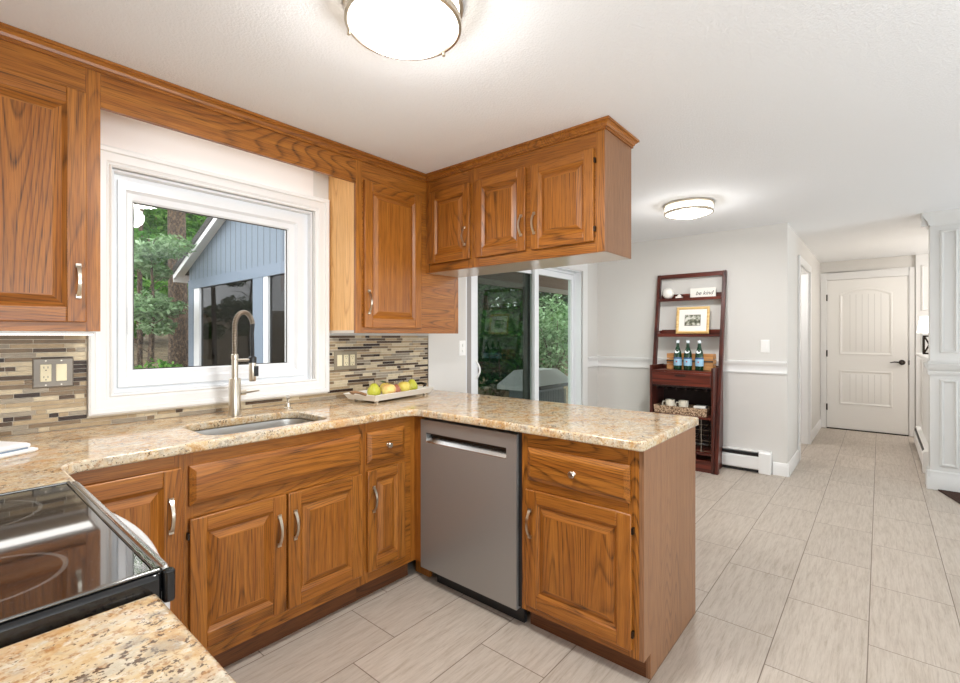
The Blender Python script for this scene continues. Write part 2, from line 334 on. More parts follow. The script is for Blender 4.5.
# ------------------------------------------------------------------ geometry helpers
class MB:
    def __init__(s): s.v = []; s.f = []; s.m = []
    def add(s, vs, fs, m=0):
        b = len(s.v); s.v += [tuple(v) for v in vs]; s.f += [[b + i for i in f] for f in fs]
        s.m += (m if isinstance(m, list) else [m]*len(fs)); return s
    def box(s, x0, x1, y0, y1, z0, z1, m=0):
        x0, x1 = min(x0, x1), max(x0, x1); y0, y1 = min(y0, y1), max(y0, y1)
        vs = [(x, y, z) for z in (z0, z1) for y in (y0, y1) for x in (x0, x1)]
        return s.add(vs, [(0, 2, 3, 1), (4, 5, 7, 6), (0, 1, 5, 4), (2, 6, 7, 3), (0, 4, 6, 2), (1, 3, 7, 5)], m)
    def loft(s, rings, closed=True, c0=True, c1=True, m=0, mf=None):
        n = len(rings[0]); vs = [p for r in rings for p in r]; fs = []; ms = []
        for i in range(len(rings) - 1):
            for j in range(n if closed else n - 1):
                k = (j + 1) % n
                fs.append((i*n + j, i*n + k, (i+1)*n + k, (i+1)*n + j)); ms.append(mf(j) if mf else m)
        if c0: fs.append(tuple(range(n - 1, -1, -1))); ms.append(m)
        if c1: fs.append(tuple(range((len(rings)-1)*n, len(rings)*n))); ms.append(m)
        return s.add(vs, fs, ms)
    def rect(s, x0, x1, z0, z1, prof, c0=True, c1=True, mh=0, mv=1):
        """Loft of rectangles in the XZ plane; prof = [(inset, y), ...]."""
        rs = [[(x0+i, y, z0+i), (x1-i, y, z0+i), (x1-i, y, z1-i), (x0+i, y, z1-i)] for i, y in prof]
        return s.loft(rs, True, c0, c1, mv, lambda j: mh if j in (0, 2) else mv)
    def prism(s, poly, z0, z1, m=0): return s.loft([[(x, y, z0) for x, y in poly], [(x, y, z1) for x, y in poly]], m=m)
    def prism_y(s, poly, y0, y1, m=0): return s.loft([[(x, y0, z) for x, z in poly], [(x, y1, z) for x, z in poly]], m=m)
    def prism_x(s, poly, x0, x1, m=0): return s.loft([[(x0, y, z) for y, z in poly], [(x1, y, z) for y, z in poly]], m=m)
    def tube(s, path, r, n=10, m=0, caps=True, rb=None):
        path = [Vector(p) for p in path]; rings = []
        up = Vector((0, 0, 1)); t0 = (path[1] - path[0]).normalized()
        if abs(t0.dot(up)) > .9: up = Vector((1, 0, 0))
        N = (up - t0*up.dot(t0)).normalized()
        for i, p in enumerate(path):
            t_ = (path[min(i+1, len(path)-1)] - path[max(i-1, 0)]).normalized()
            N = (N - t_*N.dot(t_)).normalized(); B = t_.cross(N)
            a = r[i] if isinstance(r, (list, tuple)) else r; b = a if rb is None else rb
            rings.append([p + N*math.cos(2*PI*k/n)*a + B*math.sin(2*PI*k/n)*b for k in range(n)])
        return s.loft(rings, True, caps, caps, m)
    def lathe(s, prof, c=(0, 0, 0), n=24, m=0, axis='z', c0=True, c1=True):
        rs = []
        for r, h in prof:
            ring = []
            for k in range(n):
                a = 2*PI*k/n; x, y = r*math.cos(a), r*math.sin(a)
                p = {'z': (x, y, h), 'y': (x, h, -y), 'x': (h, x, y)}[axis]
                ring.append((p[0]+c[0], p[1]+c[1], p[2]+c[2]))
            rs.append(ring)
        return s.loft(rs, True, c0, c1, m)
    def build(s, name, mats, parent=None, loc=None, bevel=0, seg=2, smooth=35, rot=None):
        me = bpy.data.meshes.new(name)
        me.from_pydata([tuple(v) for v in s.v], [], s.f)
        if not isinstance(mats, (list, tuple)): mats = [mats]
        for k in mats: me.materials.append(M[k] if isinstance(k, str) else k)
        me.polygons.foreach_set('material_index', [min(i, len(mats)-1) for i in s.m])
        bm = bmesh.new(); bm.from_mesh(me)
        bmesh.ops.remove_doubles(bm, verts=bm.verts, dist=1e-6) if len(s.v) < 3000 and smooth else None
        bmesh.ops.recalc_face_normals(bm, faces=bm.faces); bm.to_mesh(me); bm.free()
        if smooth:
            me.shade_smooth(); me.set_sharp_from_angle(angle=math.radians(smooth))
        o = bpy.data.objects.new(name, me); COL.objects.link(o)
        if parent: o.parent = parent
        if loc: o.location = loc
        if rot: o.rotation_euler = rot
        if bevel:
            b = o.modifiers.new('bevel', 'BEVEL'); b.width = bevel; b.segments = seg; b.limit_method = 'ANGLE'; b.angle_limit = math.radians(40)
        return o
def tag(o, label, cat, group=None):
    o['label'] = label; o['category'] = cat
    if group: o['group'] = group
    return o
def thing(name, label, cat, loc=(0, 0, 0), rz=0, group=None):
    o = bpy.data.objects.new(name, None); COL.objects.link(o); o.empty_display_size = .1
    o.location = loc; o.rotation_euler = (0, 0, rz)
    return tag(o, label, cat, group)
def struct(o): o['kind'] = 'structure'; return o
def kids(o): return [c for c in bpy.data.objects if c.parent == o]
def copy_tree(o, parent=None):
    c = o.copy(); COL.objects.link(c)
    if parent: c.parent = parent
    for ch in kids(o): copy_tree(ch, c)
    return c
def arc(cx, cy, r, a0, a1, n=6):
    return [(cx + r*math.cos(a0 + (a1-a0)*i/n), cy + r*math.sin(a0 + (a1-a0)*i/n)) for i in range(n+1)]
def rrect(x0, x1, y0, y1, r, n=6):
    return arc(x1-r, y0+r, r, -PI/2, 0, n) + arc(x1-r, y1-r, r, 0, PI/2, n) + arc(x0+r, y1-r, r, PI/2, PI, n) + arc(x0+r, y0+r, r, PI, 1.5*PI, n)
def curve_plate(name, outlines, z0, z1, bev, mats, parent=None, loc=None):
    """A flat slab with rounded edges and holes (2D curve turned into a mesh)."""
    cu = bpy.data.curves.new(name, 'CURVE'); cu.dimensions = '2D'; cu.fill_mode = 'BOTH'
    cu.extrude = (z1 - z0)/2 - bev; cu.bevel_depth = bev; cu.bevel_resolution = 3; cu.offset = -bev
    for ol in outlines:
        sp = cu.splines.new('POLY'); sp.points.add(len(ol) - 1)
        for p, (x, y) in zip(sp.points, ol): p.co = (x, y, 0, 1)
        sp.use_cyclic_u = True
    tmp = bpy.data.objects.new(name + '_tmp', cu); COL.objects.link(tmp)
    bpy.context.view_layer.update()
    me = bpy.data.meshes.new_from_object(tmp.evaluated_get(bpy.context.evaluated_depsgraph_get()))
    bpy.data.objects.remove(tmp); bpy.data.curves.remove(cu)
    me.transform(Matrix.Translation((0, 0, (z0+z1)/2))); me.materials.clear(); me.materials.append(M[mats])
    me.shade_smooth(); me.set_sharp_from_angle(angle=math.radians(35))
    o = bpy.data.objects.new(name, me); COL.objects.link(o)
    if parent: o.parent = parent
    if loc: o.location = loc
    return o

# ------------------------------------------------------------------ planes of the room
W, H = 2.54, 2.335            # window wall (y), ceiling (z)
XN, XD, XE = -0.43, 5.15, 8.26  # wall behind the range, dining wall, hall end wall
YH, YR = 0.65, -2.8
FL = 0.0

# ------------------------------------------------------------------ the shell
struct(MB().box(XN-.15, XE+.15, YR-.15, W+.16, -.15, 0).build('floor', 'floor', smooth=0))
struct(MB().box(XN-.15, XE+.15, YR-.15, W+.16, H, H+.12).build('ceiling', 'ceiling', smooth=0))
WX0, WX1, WZ0, WZ1 = .528, 1.49, 1.025, 2.024       # kitchen window rough opening
DX0, DX1, DZ1 = 2.83, 4.755, 2.012                  # sliding door opening
m = MB()
for a in ((XN-.15, WX0, 0, H), (WX0, WX1, 0, WZ0), (WX0, WX1, WZ1, H), (WX1, DX0, 0, H), (DX0, DX1, DZ1, H), (DX1, XD+.12, 0, H)):
    m.box(a[0], a[1], W, W+.16, a[2], a[3], 1 if a[1] <= 1.5 else 0)
struct(m.build('wall_left', ['wall', 'wall_white'], smooth=0))
struct(MB().box(XD, XD+.12, YH, W, 0, H).build('wall_far', 'wall', smooth=0))
m = MB()
for a in ((XD+.12, 5.95, 0, H), (5.95, 6.86, 2.05, H), (6.86, XE, 0, H)): m.box(a[0], a[1], YH, YH+.12, a[2], a[3])
struct(m.build('wall_hall', 'wall', smooth=0))
struct(MB().box(XE, XE+.12, YR, W, 0, H).build('wall_end', 'wall', smooth=0))
struct(MB().box(XN-.15, XN, YR, W, 0, H).build('wall_near', 'wall', smooth=0))
struct(MB().box(XN, XE, YR-.15, YR, 0, H).build('wall_right', 'wall', smooth=0))
struct(MB().box(XD+.12, XE, 1.9, 2.02, 0, H).build('wall_rear', 'wall_white', smooth=0))

# panelled column and half wall on the right of the hall
m = MB()
CX, CYE = 5.53, -.324
m.box(CX, CX+.16, YR, CYE, 0, H)
def stile_panel(m, y0, y1, z0, z1):
    # recessed panel moulding on the -x face
    for k, (i, d) in enumerate(((0, .0), (.012, .012))): pass
    pr = [(0, 0), (.004, -.012), (.016, -.014), (.022, -.004), (.03, -.002)]
    rs = [[(CX+x, y0-i, z0+i), (CX+x, y1+i, z0+i), (CX+x, y1+i, z1-i), (CX+x, y0-i, z1-i)] for i, x in pr]
    m.loft(rs, c0=False, c1=False)
for (y0, y1) in ((-.383, -.495), (-.56, -1.3), (-1.36, -2.1)):
    stile_panel(m, y0, y1, 1.15, 2.18); stile_panel(m, y0, y1, .2, .93)
struct(m.build('wall_column', 'column', smooth=0))
def moulding_run(m, poly, p0, p1, axis):
    (m.prism_y if axis == 'y' else m.prism_x)(poly, p0, p1)
# trims on the column: cap rail, base, crown
m = MB()
for poly in ([(CX, .965), (CX-.012, .965), (CX-.016, .985), (CX-.01, .998), (CX-.016, 1.005), (CX-.03, 1.03), (CX-.034, 1.06), (CX-.012, 1.068), (CX, 1.085)],):
    m.prism_y([(x, z) for x, z in poly], YR, CYE+.014)
    m.prism_x([(CYE + (CX - x), z) for x, z in poly], CX-.014, CX+.16)
struct(m.build('trim_1', 'column'))
m = MB()
poly = [(0, 0), (.022, 0), (.022, .1), (.014, .118), (.012, .15), (.004, .16), (0, .16)]
m.prism_y([(CX-x, z) for x, z in poly], YR, CYE+.02); m.prism_x([(CYE+x, z) for x, z in poly], CX-.02, CX+.16)
struct(m.build('baseboard_right', 'column'))
m = MB()
poly = [(0, H-.11), (.012, H-.11), (.014, H-.09), (.03, H-.06), (.05, H-.03), (.055, H), (0, H)]
m.prism_y([(CX-x, z) for x, z in poly], YR, CYE+.055); m.prism_x([(CYE+x, z) for x, z in poly], CX-.055, CX+.16)
struct(m.build('trim_2', 'column'))
# half wall with ledge behind the column
struct(MB().box(CX+.16, 7.45, -.5, -.375, 0, 1.07).build('wall_ledge', 'white', smooth=0))
struct(MB().box(CX+.161, 7.47, -.56, -.315, 1.07, 1.10).build('trim_3', 'white', bevel=.006))
# white panelled wall right of the hall door
m = MB().box(XE-.035, XE-.001, YR, -.35, 0, H)
for z0, z1 in ((.2, 1.0), (1.12, 1.55), (1.62, 2.2)):
    pr = [(0, 0), (.004, -.012), (.02, -.012), (.026, 0)]
    m.loft([[(XE-.035+x, -.40-i, z0+i), (XE-.035+x, -1.2+i, z0+i), (XE-.035+x, -1.2+i, z1-i), (XE-.035+x, -.40-i, z1-i)] for i, x in pr], c0=False, c1=False)
struct(m.build('wall_panelled', 'white', smooth=0))

# baseboards, chair rail
BB = [(0, 0), (.016, 0), (.016, .085), (.012, .1), (.006, .115), (0, .118)]
m = MB(); m.prism_y([(XD-x, z) for x, z in BB], YH-.016, .765); struct(m.build('baseboard_far', 'white'))
m = MB(); m.prism_x([(YH-x, z) for x, z in BB], XD-.015, 5.862)
m.prism_x([(YH-x, z) for x, z in BB], 6.955, XE); struct(m.build('baseboard_hall', 'white'))
RAIL = [(0, .948), (.01, .948), (.014, .96), (.008, .975), (.006, .99), (.008, 1.02), (.014, 1.03), (.024, 1.045), (.026, 1.062), (.012, 1.068), (0, 1.07)]
RAILX = [(a, 0.905 + (b - .948)*1.0) for a, b in RAIL]
m = MB(); m.prism_y([(XD-x, z - .012) for x, z in RAIL], YH, W); struct(m.build('trim_4', 'white'))
m = MB(); m.prism_x([(W-x, z - .012) for x, z in RAIL], 4.875, XD-.001); struct(m.build('trim_5', 'white'))

# kitchen window: casing, jamb, sash, glass
def casing_frame(m, x0, x1, z0, z1, y, w_, bottom=True):
    pr = [(0, y), (0, y-.03), (.008, y-.034), (.022, y-.03), (.026, y-.022), (.06, y-.02), (.066, y-.014), (w_-.012, y-.012), (w_-.006, y-.018), (w_, y-.014), (w_, y+.03)]
    m.rect(x0, x1, z0, z1, pr, False, False, 0, 0)
win = bpy.data.objects.new('window_1', None); COL.objects.link(win); win.location = (0, W, 0); struct(win)
m = MB(); casing_frame(m, .452, 1.578, .958, 2.105, 0, .083); m.build('casing', 'white', win)
GX0, GX1, GZ0, GZ1 = .624, 1.354, 1.14, 1.90
m = MB(); rs = []
for t_, y in ((0, .075), (0, .0), (.10, -.004), (.12, .028), (.3, .032), (.32, .018), (.62, .02), (.72, .034), (.94, .038), (1, .046), (1, .075)):
    a_, b_, c_, d_ = [p + (q - p)*t_ for p, q in ((WX0+.006, GX0), (WX1-.006, GX1), (WZ0+.006, GZ0), (WZ1-.006, GZ1))]
    rs.append([(a_, y, c_), (b_, y, c_), (b_, y, d_), (a_, y, d_)])
rs.append(rs[0]); m.loft(rs, c0=False, c1=False); m.build('sash_frame', 'vinyl', win)
MB().box(GX0-.003, GX1+.003, .054, .060, GZ0-.003, GZ1+.003).build('glass_pane', 'glass', win, smooth=0)
m = MB(); m.rect(GX0-.002, GX1+.002, GZ0-.002, GZ1+.002, [(0, .051), (.006, .051), (.006, .0535), (0, .0535), (0, .051)], False, False, 0, 0); m.build('glazing_gasket', 'slot', win, smooth=0)
m = MB().box(WX0+.07, WX0+.076, .028, .034, 1.3, 1.42); m.build('sash_lock', 'vinyl', win, bevel=.002)

# sliding glass door
sd = bpy.data.objects.new('door_1', None); COL.objects.link(sd); sd.location = (0, W, 0); struct(sd)
m = MB()
for x0, x1, z0, z1 in ((DX1, DX1+.115, 0, DZ1+.095), (DX0, DX1, DZ1, DZ1+.095)): m.box(x0, x1, -.02, -.0005, z0, z1)
m.build('casing', 'white', sd, bevel=.006)
m = MB()
for x0, x1, z0, z1 in ((DX0, DX0+.2, 0, DZ1), (DX1-.018, DX1, 0, DZ1), (DX0, DX1, DZ1-.035, DZ1), (DX0, DX1, 0, .03)): m.box(x0, x1, .07, .158, z0, z1)
m.box(DX0, DX0+.012, 0, .07, 0, DZ1); m.box(DX1-.012, DX1, 0, .07, 0, DZ1); m.box(DX0, DX1, 0, .07, DZ1-.012, DZ1)
m.build('door_frame', 'vinyl', sd, smooth=0)
MB().box(2.905, 2.968, .064, .0695, .03, DZ1-.036).build('jamb_shade_strip', plain('jamb_shade_grey', srgb(148, 142, 138), .6), sd, smooth=0)  # grey strip painting the shaded edge of the left jamb
def slide_panel(name, x0, x1, y, handle=False, glassm='glass_door', st=.075, sr=.075):
    z0, z1 = .03, DZ1-.036
    m = MB()
    for a in ((x0, x0+st, z0, z1), (x1-sr, x1, z0, z1), (x0+st, x1-sr, z1-.06, z1), (x0+st, x1-sr, z0, z0+.09)): m.box(a[0], a[1], y-.018, y+.018, a[2], a[3])
    o = m.build(name, 'vinyl', sd, bevel=.004)
    MB().box(x0+st-.005, x1-sr+.005, y-.004, y+.004, z0+.085, z1-.055).build('glass_pane', glassm, o, smooth=0)
    if handle:
        pts = [(x0+.05, y-.02, .915)] + [(x0+.05 + .0, y-.02-.05*math.sin(PI*i/10), .915+.17*i/10) for i in range(1, 10)] + [(x0+.05, y-.02, 1.085)]
        MB().tube(pts, .009, 8).build('handle', 'white_plastic', o)
    return o
slide_panel('door_panel', 3.045, 4.06, .148, True, st=.085)
slide_panel('door_panel', 3.957, DX1-.019, .105, st=.072, sr=.045)
scr = MB()
for a in ((3.1, 3.15, .03, DZ1-.04), (3.90, 4.02, .03, DZ1-.04), (3.15, 3.9, DZ1-.09, DZ1-.04), (3.15, 3.9, .03, .1)): scr.box(a[0], a[1], .182, .196, a[2], a[3])
so = scr.build('screen_frame', plain('screen_frame_dark', srgb(46, 44, 38), .6), sd, smooth=0)
MB().box(3.15, 3.9, .188, .190, .1, DZ1-.09).build('screen_mesh', 'screen', so, smooth=0)

# hall doorway casing and hall end door
m = MB()
for x0, x1, z1 in ((5.865, 5.95, 2.13), (6.86, 6.945, 2.13)): m.box(x0, x1, YH-.02, YH-.0005, 0, z1)
m.box(5.95, 6.86, YH-.02, YH-.0005, 2.05, 2.13)
m.box(5.95, 5.965, YH, YH+.12, 0, 2.05); m.box(6.845, 6.86, YH, YH+.12, 0, 2.05); m.box(5.965, 6.845, YH, YH+.12, 2.035, 2.05)
struct(m.build('trim_6', 'white', bevel=.004))
hd = bpy.data.objects.new('door_2', None); COL.objects.link(hd); hd.location = (XE, .145, 0); hd.rotation_euler = (0, 0, -PI/2); struct(hd)
# local: x to the right, y into the wall
DW2, DH2 = .430, 2.075
m = MB()
for x0, x1, z0, z1 in ((-DW2-.072, -DW2, 0, DH2+.105), (DW2, DW2+.06, 0, DH2+.105), (-DW2, DW2, DH2, DH2+.105)):
    m.box(x0, x1, -.022, -.001, z0, z1)
m.build('casing', 'white', hd, bevel=.005)
m = MB(); z0d = .014; PX0, PX1 = -.285, .27
m.box(-DW2+.004, DW2-.004, -.012, -.001, z0d, DH2-.005)
def arch(x0, x1, z0, z1, rise, n=12):
    pts = [(x0, z0), (x1, z0)]
    for i in range(n+1):
        u = i/n; pts.append((x1 + (x0-x1)*u, z1 + rise*math.sin(PI*u)))
    return pts
def inset(poly, d):
    cx = sum(p[0] for p in poly)/len(poly); cz = sum(p[1] for p in poly)/len(poly)
    x0 = min(p[0] for p in poly); x1 = max(p[0] for p in poly); zz0 = min(p[1] for p in poly); zz1 = max(p[1] for p in poly)
    fx = 1 - 2*d/(x1-x0); fz = 1 - 2*d/(zz1-zz0); mx, mz = (x0+x1)/2, (zz0+zz1)/2
    return [(mx + (x-mx)*fx, mz + (z-mz)*fz) for x, z in poly]
for poly in (arch(PX0, PX1, 1.035, 1.87, .075), arch(PX0, PX1, .35, .82, 0)):
    rs = []
    for d, y in ((0, -.012), (.004, -.02), (.018, -.02), (.03, -.0125), (.038, -.0125), (.05, -.016)): rs.append([(x, y, z) for x, z in inset(poly, d)])
    m.loft(rs, c0=False, c1=True)
dr = m.build('door_slab', 'door_white', hd, smooth=20)
m = MB()
for k in range(1, 7):
    x = PX0+.05 + (PX1-PX0-.1)*k/7
    for z0, z1 in ((1.085, 1.86), (.4, .77)): m.box(x-.003, x+.003, -.0164, -.015, z0, z1)
m.build('panel_groove', plain('door_groove_shade', srgb(214, 212, 208), .5), dr, smooth=0)
for z in (.3, 1.05, 1.83):
    MB().box(-DW2-.004, -DW2+.012, -.03, -.012, z-.045, z+.045).build('hinge', 'bronze', hd, bevel=.003)
m = MB(); m.lathe([(.0, -.03), (.03, -.028), (.034, -.02), (.034, -.012)], (.364, 0, .95), 20, axis='y')
m.tube([(.364, -.03, .95), (.364, -.06, .95), (.34, -.068, .952), (.29, -.066, .955), (.245, -.06, .945)], [.011, .011, .010, .008, .005], 8)
m.build('lever_handle', 'bronze', hd)
MB().box(DW2-.003, DW2+.006, -.026, -.012, .92, .98).build('strike_plate', 'bronze', hd)
MB().box(-DW2+.002, DW2-.002, -.03, -.001, .0, .012).build('threshold', 'bronze', hd, smooth=0)

# ------------------------------------------------------------------ cabinetry
Y0, XF = 1.897, 1.706           # fronts of the window run and of the peninsula
def pull(m, x, z0, z1, y):
    """Arched bow pull standing off a front at local y."""
    n = 12; L = z1 - z0; pts = []
    for i in range(n+1):
        u = i/n; pts.append((x, y - .004 - .024*math.sin(PI*u)**.8, z0 + L*u))
    # flat strap
    rings = []
    for i, p in enumerate(pts):
        a = .0065 - .0018*math.sin(PI*i/n)
        rings.append([(x-a, p[1]-.002, p[2]), (x+a, p[1]-.002, p[2]), (x+a, p[1]+.003, p[2]), (x-a, p[1]+.003, p[2])])
    m.loft(rings)
    for z in (z0, z1):
        s_ = 1 if z == z0 else -1
        m.box(x-.0075, x+.0075, y-.007, y, z-.006 if s_ > 0 else z-.008, z+.008 if s_ > 0 else z+.006)
def door(parent, x0, x1, z0, z1, hx=None, hz=None, knob=None, st=.056, hinge=None):
    """Raised-panel oak door on the front (y=0) of a cabinet; local x right, y into the cabinet."""
    m = MB(); t_ = -.019
    for a in ((x0, x0+st), (x1-st, x1)): m.box(a[0], a[1], t_, -.001, z0, z1, 1)
    for a in ((z0, z0+st), (z1-st, z1)): m.box(x0+st, x1-st, t_, -.001, a[0], a[1], 0)
    d = m.build('door', ['oak_x', 'oak_z'], parent, bevel=.0035)
    m = MB(); m.rect(x0+st-.001, x1-st+.001, z0+st-.001, z1-st+.001, [(0, t_+.0015), (.006, t_+.006), (.012, t_+.0115), (.014, t_+.0125), (.04, t_+.001), (.044, t_+.001)], False, True, 0, 1)
    m.build('panel', ['oak_x', 'oak_z'], d, smooth=20)
    if hx is not None:
        m = MB(); pull(m, hx, hz[0], hz[1], t_); m.build('handle', 'nickel', d)
    if hinge:
        for z in (z0+.06, z1-.06):
            MB().box(hinge-.004, hinge+.004, -.016, -.0005, z-.012, z+.012).build('hinge', 'bronze', d)
    return d
def drawer(parent, name, x0, x1, z0, z1, knob=True):
    m = MB(); m.rect(x0, x1, z0, z1, [(0, -.001), (0, -.011), (.004, -.0135), (.02, -.021), (.023, -.0215)], True, True, 0, 0)
    d = m.build(name, ['oak_x', 'oak_x'], parent, smooth=15)
    if knob:
        m = MB(); m.lathe([(.0095, -.0205), (.006, -.024), (.0055, -.032), (.0125, -.038), (.0145, -.043), (.011, -.048), (.0, -.0495)], ((x0+x1)/2, 0, (z0+z1)/2), 20, axis='y', c0=True, c1=False)
        m.build('knob', 'nickel', d)
    return d
def base_body(parent, x0, x1, depth=.615, zt=.874, left=True, right=True, toe=.056):
    m = MB()
    m.box(x0, x0+.03, 0, .02, .0985, zt, 1); m.box(x1-.03, x1, 0, .02, .0985, zt, 1); m.box(x0+.03, x1-.03, 0, .02, .0985, zt, 0)
    if left: m.box(x0, x0+.018, .02, depth, .0985, zt, 1)
    if right: m.box(x1-.018, x1, .02, depth, .0985, zt, 1)
    m.box(x0+.018, x1-.018, .02, depth, .0985, .117, 1); m.box(x0+.018, x1-.018, depth-.01, depth, .117, zt, 1)
    m.build('cabinet_body', ['oak_x', 'oak_z'], parent, smooth=0)
    m = MB(); m.box(x0, x1, toe, toe+.02, 0, .0985)
    m.box(x0, x0+.018, toe+.02, depth, 0, .0985); m.box(x1-.018, x1, toe+.02, depth, 0, .0985)
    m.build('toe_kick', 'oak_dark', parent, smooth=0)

G_BASE = 'oak base cabinets'
c = thing('base_cabinet', 'oak corner base cabinet with one tall door, partly hidden behind the black range', 'cabinet', (0, Y0, 0), 0, G_BASE)
m = MB(); m.box(.19, .578, 0, .02, .0985, .874, 0); m.box(.578, .608, 0, .02, .0985, .874, 1); m.box(.17, .19, -.36, 0, .0985, .874, 1); m.box(XN+.01, .608, .6, .62, .0985, .874, 1); m.box(XN+.01, .17, -.36, -.342, .0985, .874, 1); m.box(.59, .608, .02, .6, .0985, .874, 1); m.box(XN+.01, .17, -.342, .6, .0985, .117, 1)
m.build('cabinet_body', ['oak_x', 'oak_z'], c, smooth=0)
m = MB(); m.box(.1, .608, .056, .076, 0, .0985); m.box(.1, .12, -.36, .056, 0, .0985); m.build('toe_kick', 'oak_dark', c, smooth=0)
door(c, .235, .596, .15, .826, .562, (.612, .724))
c = thing('base_cabinet', 'wide oak sink base cabinet with two doors and a long false drawer front', 'cabinet', (0, Y0, 0), 0, G_BASE)
base_body(c, .609, 1.374)
drawer(c, 'false_drawer_front', .622, 1.355, .682, .826, False)
door(c, .622, .981, .152, .636, .949, (.437, .556), hinge=.619); door(c, .99, 1.357, .152, .636, 1.018, (.443, .556))
c = thing('base_cabinet', 'narrow oak base cabinet with one small drawer above one slim door', 'cabinet', (0, Y0, 0), 0, G_BASE)
base_body(c, 1.375, 1.704, right=False)
drawer(c, 'drawer', 1.391, 1.624, .676, .826); door(c, 1.391, 1.624, .152, .642, 1.422, (.442, .559), st=.05)

PY = lambda y: -(y)            # peninsula-local x of a world y (origin at y=0)
c = thing('base_cabinet', 'oak cabinet closing the end of the peninsula with one drawer and one door', 'cabinet', (XF, 0, 0), -PI/2, G_BASE)
x0, x1 = PY(1.2), PY(.658)
m = MB(); m.box(x0, x0+.03, 0, .02, .0985, .874, 1); m.box(x1-.06, x1-.018, 0, .02, .0985, .874, 1); m.box(x0+.03, x1-.06, 0, .02, .0985, .874, 0); m.box(x0, x0+.018, .02, .615, .0985, .874, 1); m.box(x0+.018, x1-.018, .02, .615, .0985, .117, 1); m.box(x0+.018, x1-.018, .605, .615, .117, .874, 1)
m.build('cabinet_body', ['oak_x', 'oak_z'], c, smooth=0)
m = MB(); m.prism_x([(0, .0985), (.066, .0985), (.066, 0), (.632, 0), (.632, .874), (0, .874)], x1-.018, x1)
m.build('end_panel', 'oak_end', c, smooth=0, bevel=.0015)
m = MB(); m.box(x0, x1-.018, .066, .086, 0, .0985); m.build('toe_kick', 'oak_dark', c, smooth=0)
drawer(c, 'drawer', PY(1.163), PY(.707), .672, .812); door(c, PY(1.172), PY(.7), .131, .633, PY(1.145), (.434, .548), hinge=PY(.697))
# corner filler post beside the dishwasher
c = tag(MB().box(XF, XF+.02, 1.842, Y0+.02, .0985, .874).box(XF+.056, XF+.076, 1.842, 1.953, 0, .0985).build('filler_panel', 'oak_z', smooth=0), 'narrow oak filler strip in the corner left of the dishwasher', 'panel')
# peninsula back panel
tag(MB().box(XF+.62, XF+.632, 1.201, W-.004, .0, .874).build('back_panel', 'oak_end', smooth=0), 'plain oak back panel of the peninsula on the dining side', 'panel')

# dishwasher
c = thing('dishwasher', 'stainless steel dishwasher with pocket handle under the peninsula counter', 'dishwasher', (XF, 0, 0), -PI/2)
x0, x1 = PY(1.838), PY(1.222)
hx0, hx1, hz0, hz1 = PY(1.797), PY(1.278), .742, .792
m = MB(); yf = -.012
z0, z1 = .085, .858
for a in ((x0, hx0, z0, z1), (hx1, x1, z0, z1), (hx0, hx1, z0, hz0), (hx0, hx1, hz1, z1)): m.box(a[0], a[1], yf, .03, a[2], a[3])
m.build('door_panel', 'steel', c, smooth=0, bevel=0)
m = MB(); m.box(hx0, hx1, .02, .03, hz0, hz1); m.box(hx0, hx1, yf+.002, .02, hz1-.004, hz1); m.build('handle_recess', plain('recess_dark_steel', srgb(70, 66, 62), .4, .9), c, smooth=0)
m = MB(); m.prism_x([(yf+.0, hz0), (yf-.001, hz0+.004), (.012, hz0+.03), (.02, hz0+.03), (.02, hz0)], hx0, hx1); m.build('handle_lip', 'steel_x', c, smooth=0)
m = MB(); m.box(x0+.01, x1-.01, .031, .6, .1, .855); m.box(x1, PY(1.201), .004, .05, .0985, .872); m.build('tub', 'black', c, smooth=0)
m = MB(); m.box(x0+.06, x1-.0, .05, .07, 0.001, .098); m.build('kick_plate', 'black', c, smooth=0)

# wall cabinets
UY, UX, ZB, ZP = 2.258, 2.128, 1.31, 1.702
CRZ = H - .045
def upper_body(parent, x0, x1, z0, depth, left_light=False, zt=CRZ):
    m = MB()
    m.box(x0, x0+.04, 0, .02, z0, zt, 1); m.box(x1-.045, x1, 0, .02, z0, zt, 1); m.box(x0+.04, x1-.045, 0, .02, z0, zt, 0)
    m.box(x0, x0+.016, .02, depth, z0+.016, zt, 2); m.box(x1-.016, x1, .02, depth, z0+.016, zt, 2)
    m.box(x0, x1, .02, depth, z0, z0+.016, 3); m.box(x0+.016, x1-.016, depth-.008, depth, z0+.016, zt, 1)
    m.box(x0+.016, x1-.016, .02, depth-.008, zt-.016, zt, 1)
    return m.build('cabinet_body', ['oak_x', 'oak_z', 'oak_side', 'under_sheen'], parent, smooth=0)
G_UP = 'oak wall cabinets'
c = thing('wall_cabinet', 'oak wall cabinet left of the window with raised-panel door', 'cabinet', (0, UY, 0), 0, G_UP)
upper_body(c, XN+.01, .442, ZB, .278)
door(c, -.06, .398, 1.343, 2.192, .374, (1.437, 1.551)); door(c, XN+.03, -.07, 1.343, 2.192)
m = MB().box(-.35, .40, .03, .075, ZB-.006, ZB-.001); ul = thing('under_cabinet_light', 'slim white light bar glowing under the left oak wall cabinet', 'light', (0, UY, 0))
MB().box(-.36, .43, .025, .1, ZB-.010, ZB-.0005).build('housing', 'white_plastic', ul, smooth=0); MB().box(-.35, .425, .03, .095, ZB-.014, ZB-.0105).build('diffuser', 'strip_glow', ul, smooth=0)
c = thing('wall_cabinet', 'tall oak wall cabinet right of the window in the corner, with one tall door', 'cabinet', (0, UY, 0), 0, G_UP)
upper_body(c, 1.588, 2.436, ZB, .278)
door(c, 1.634, 2.072, 1.342, 2.186, 1.662, (1.425, 1.551))
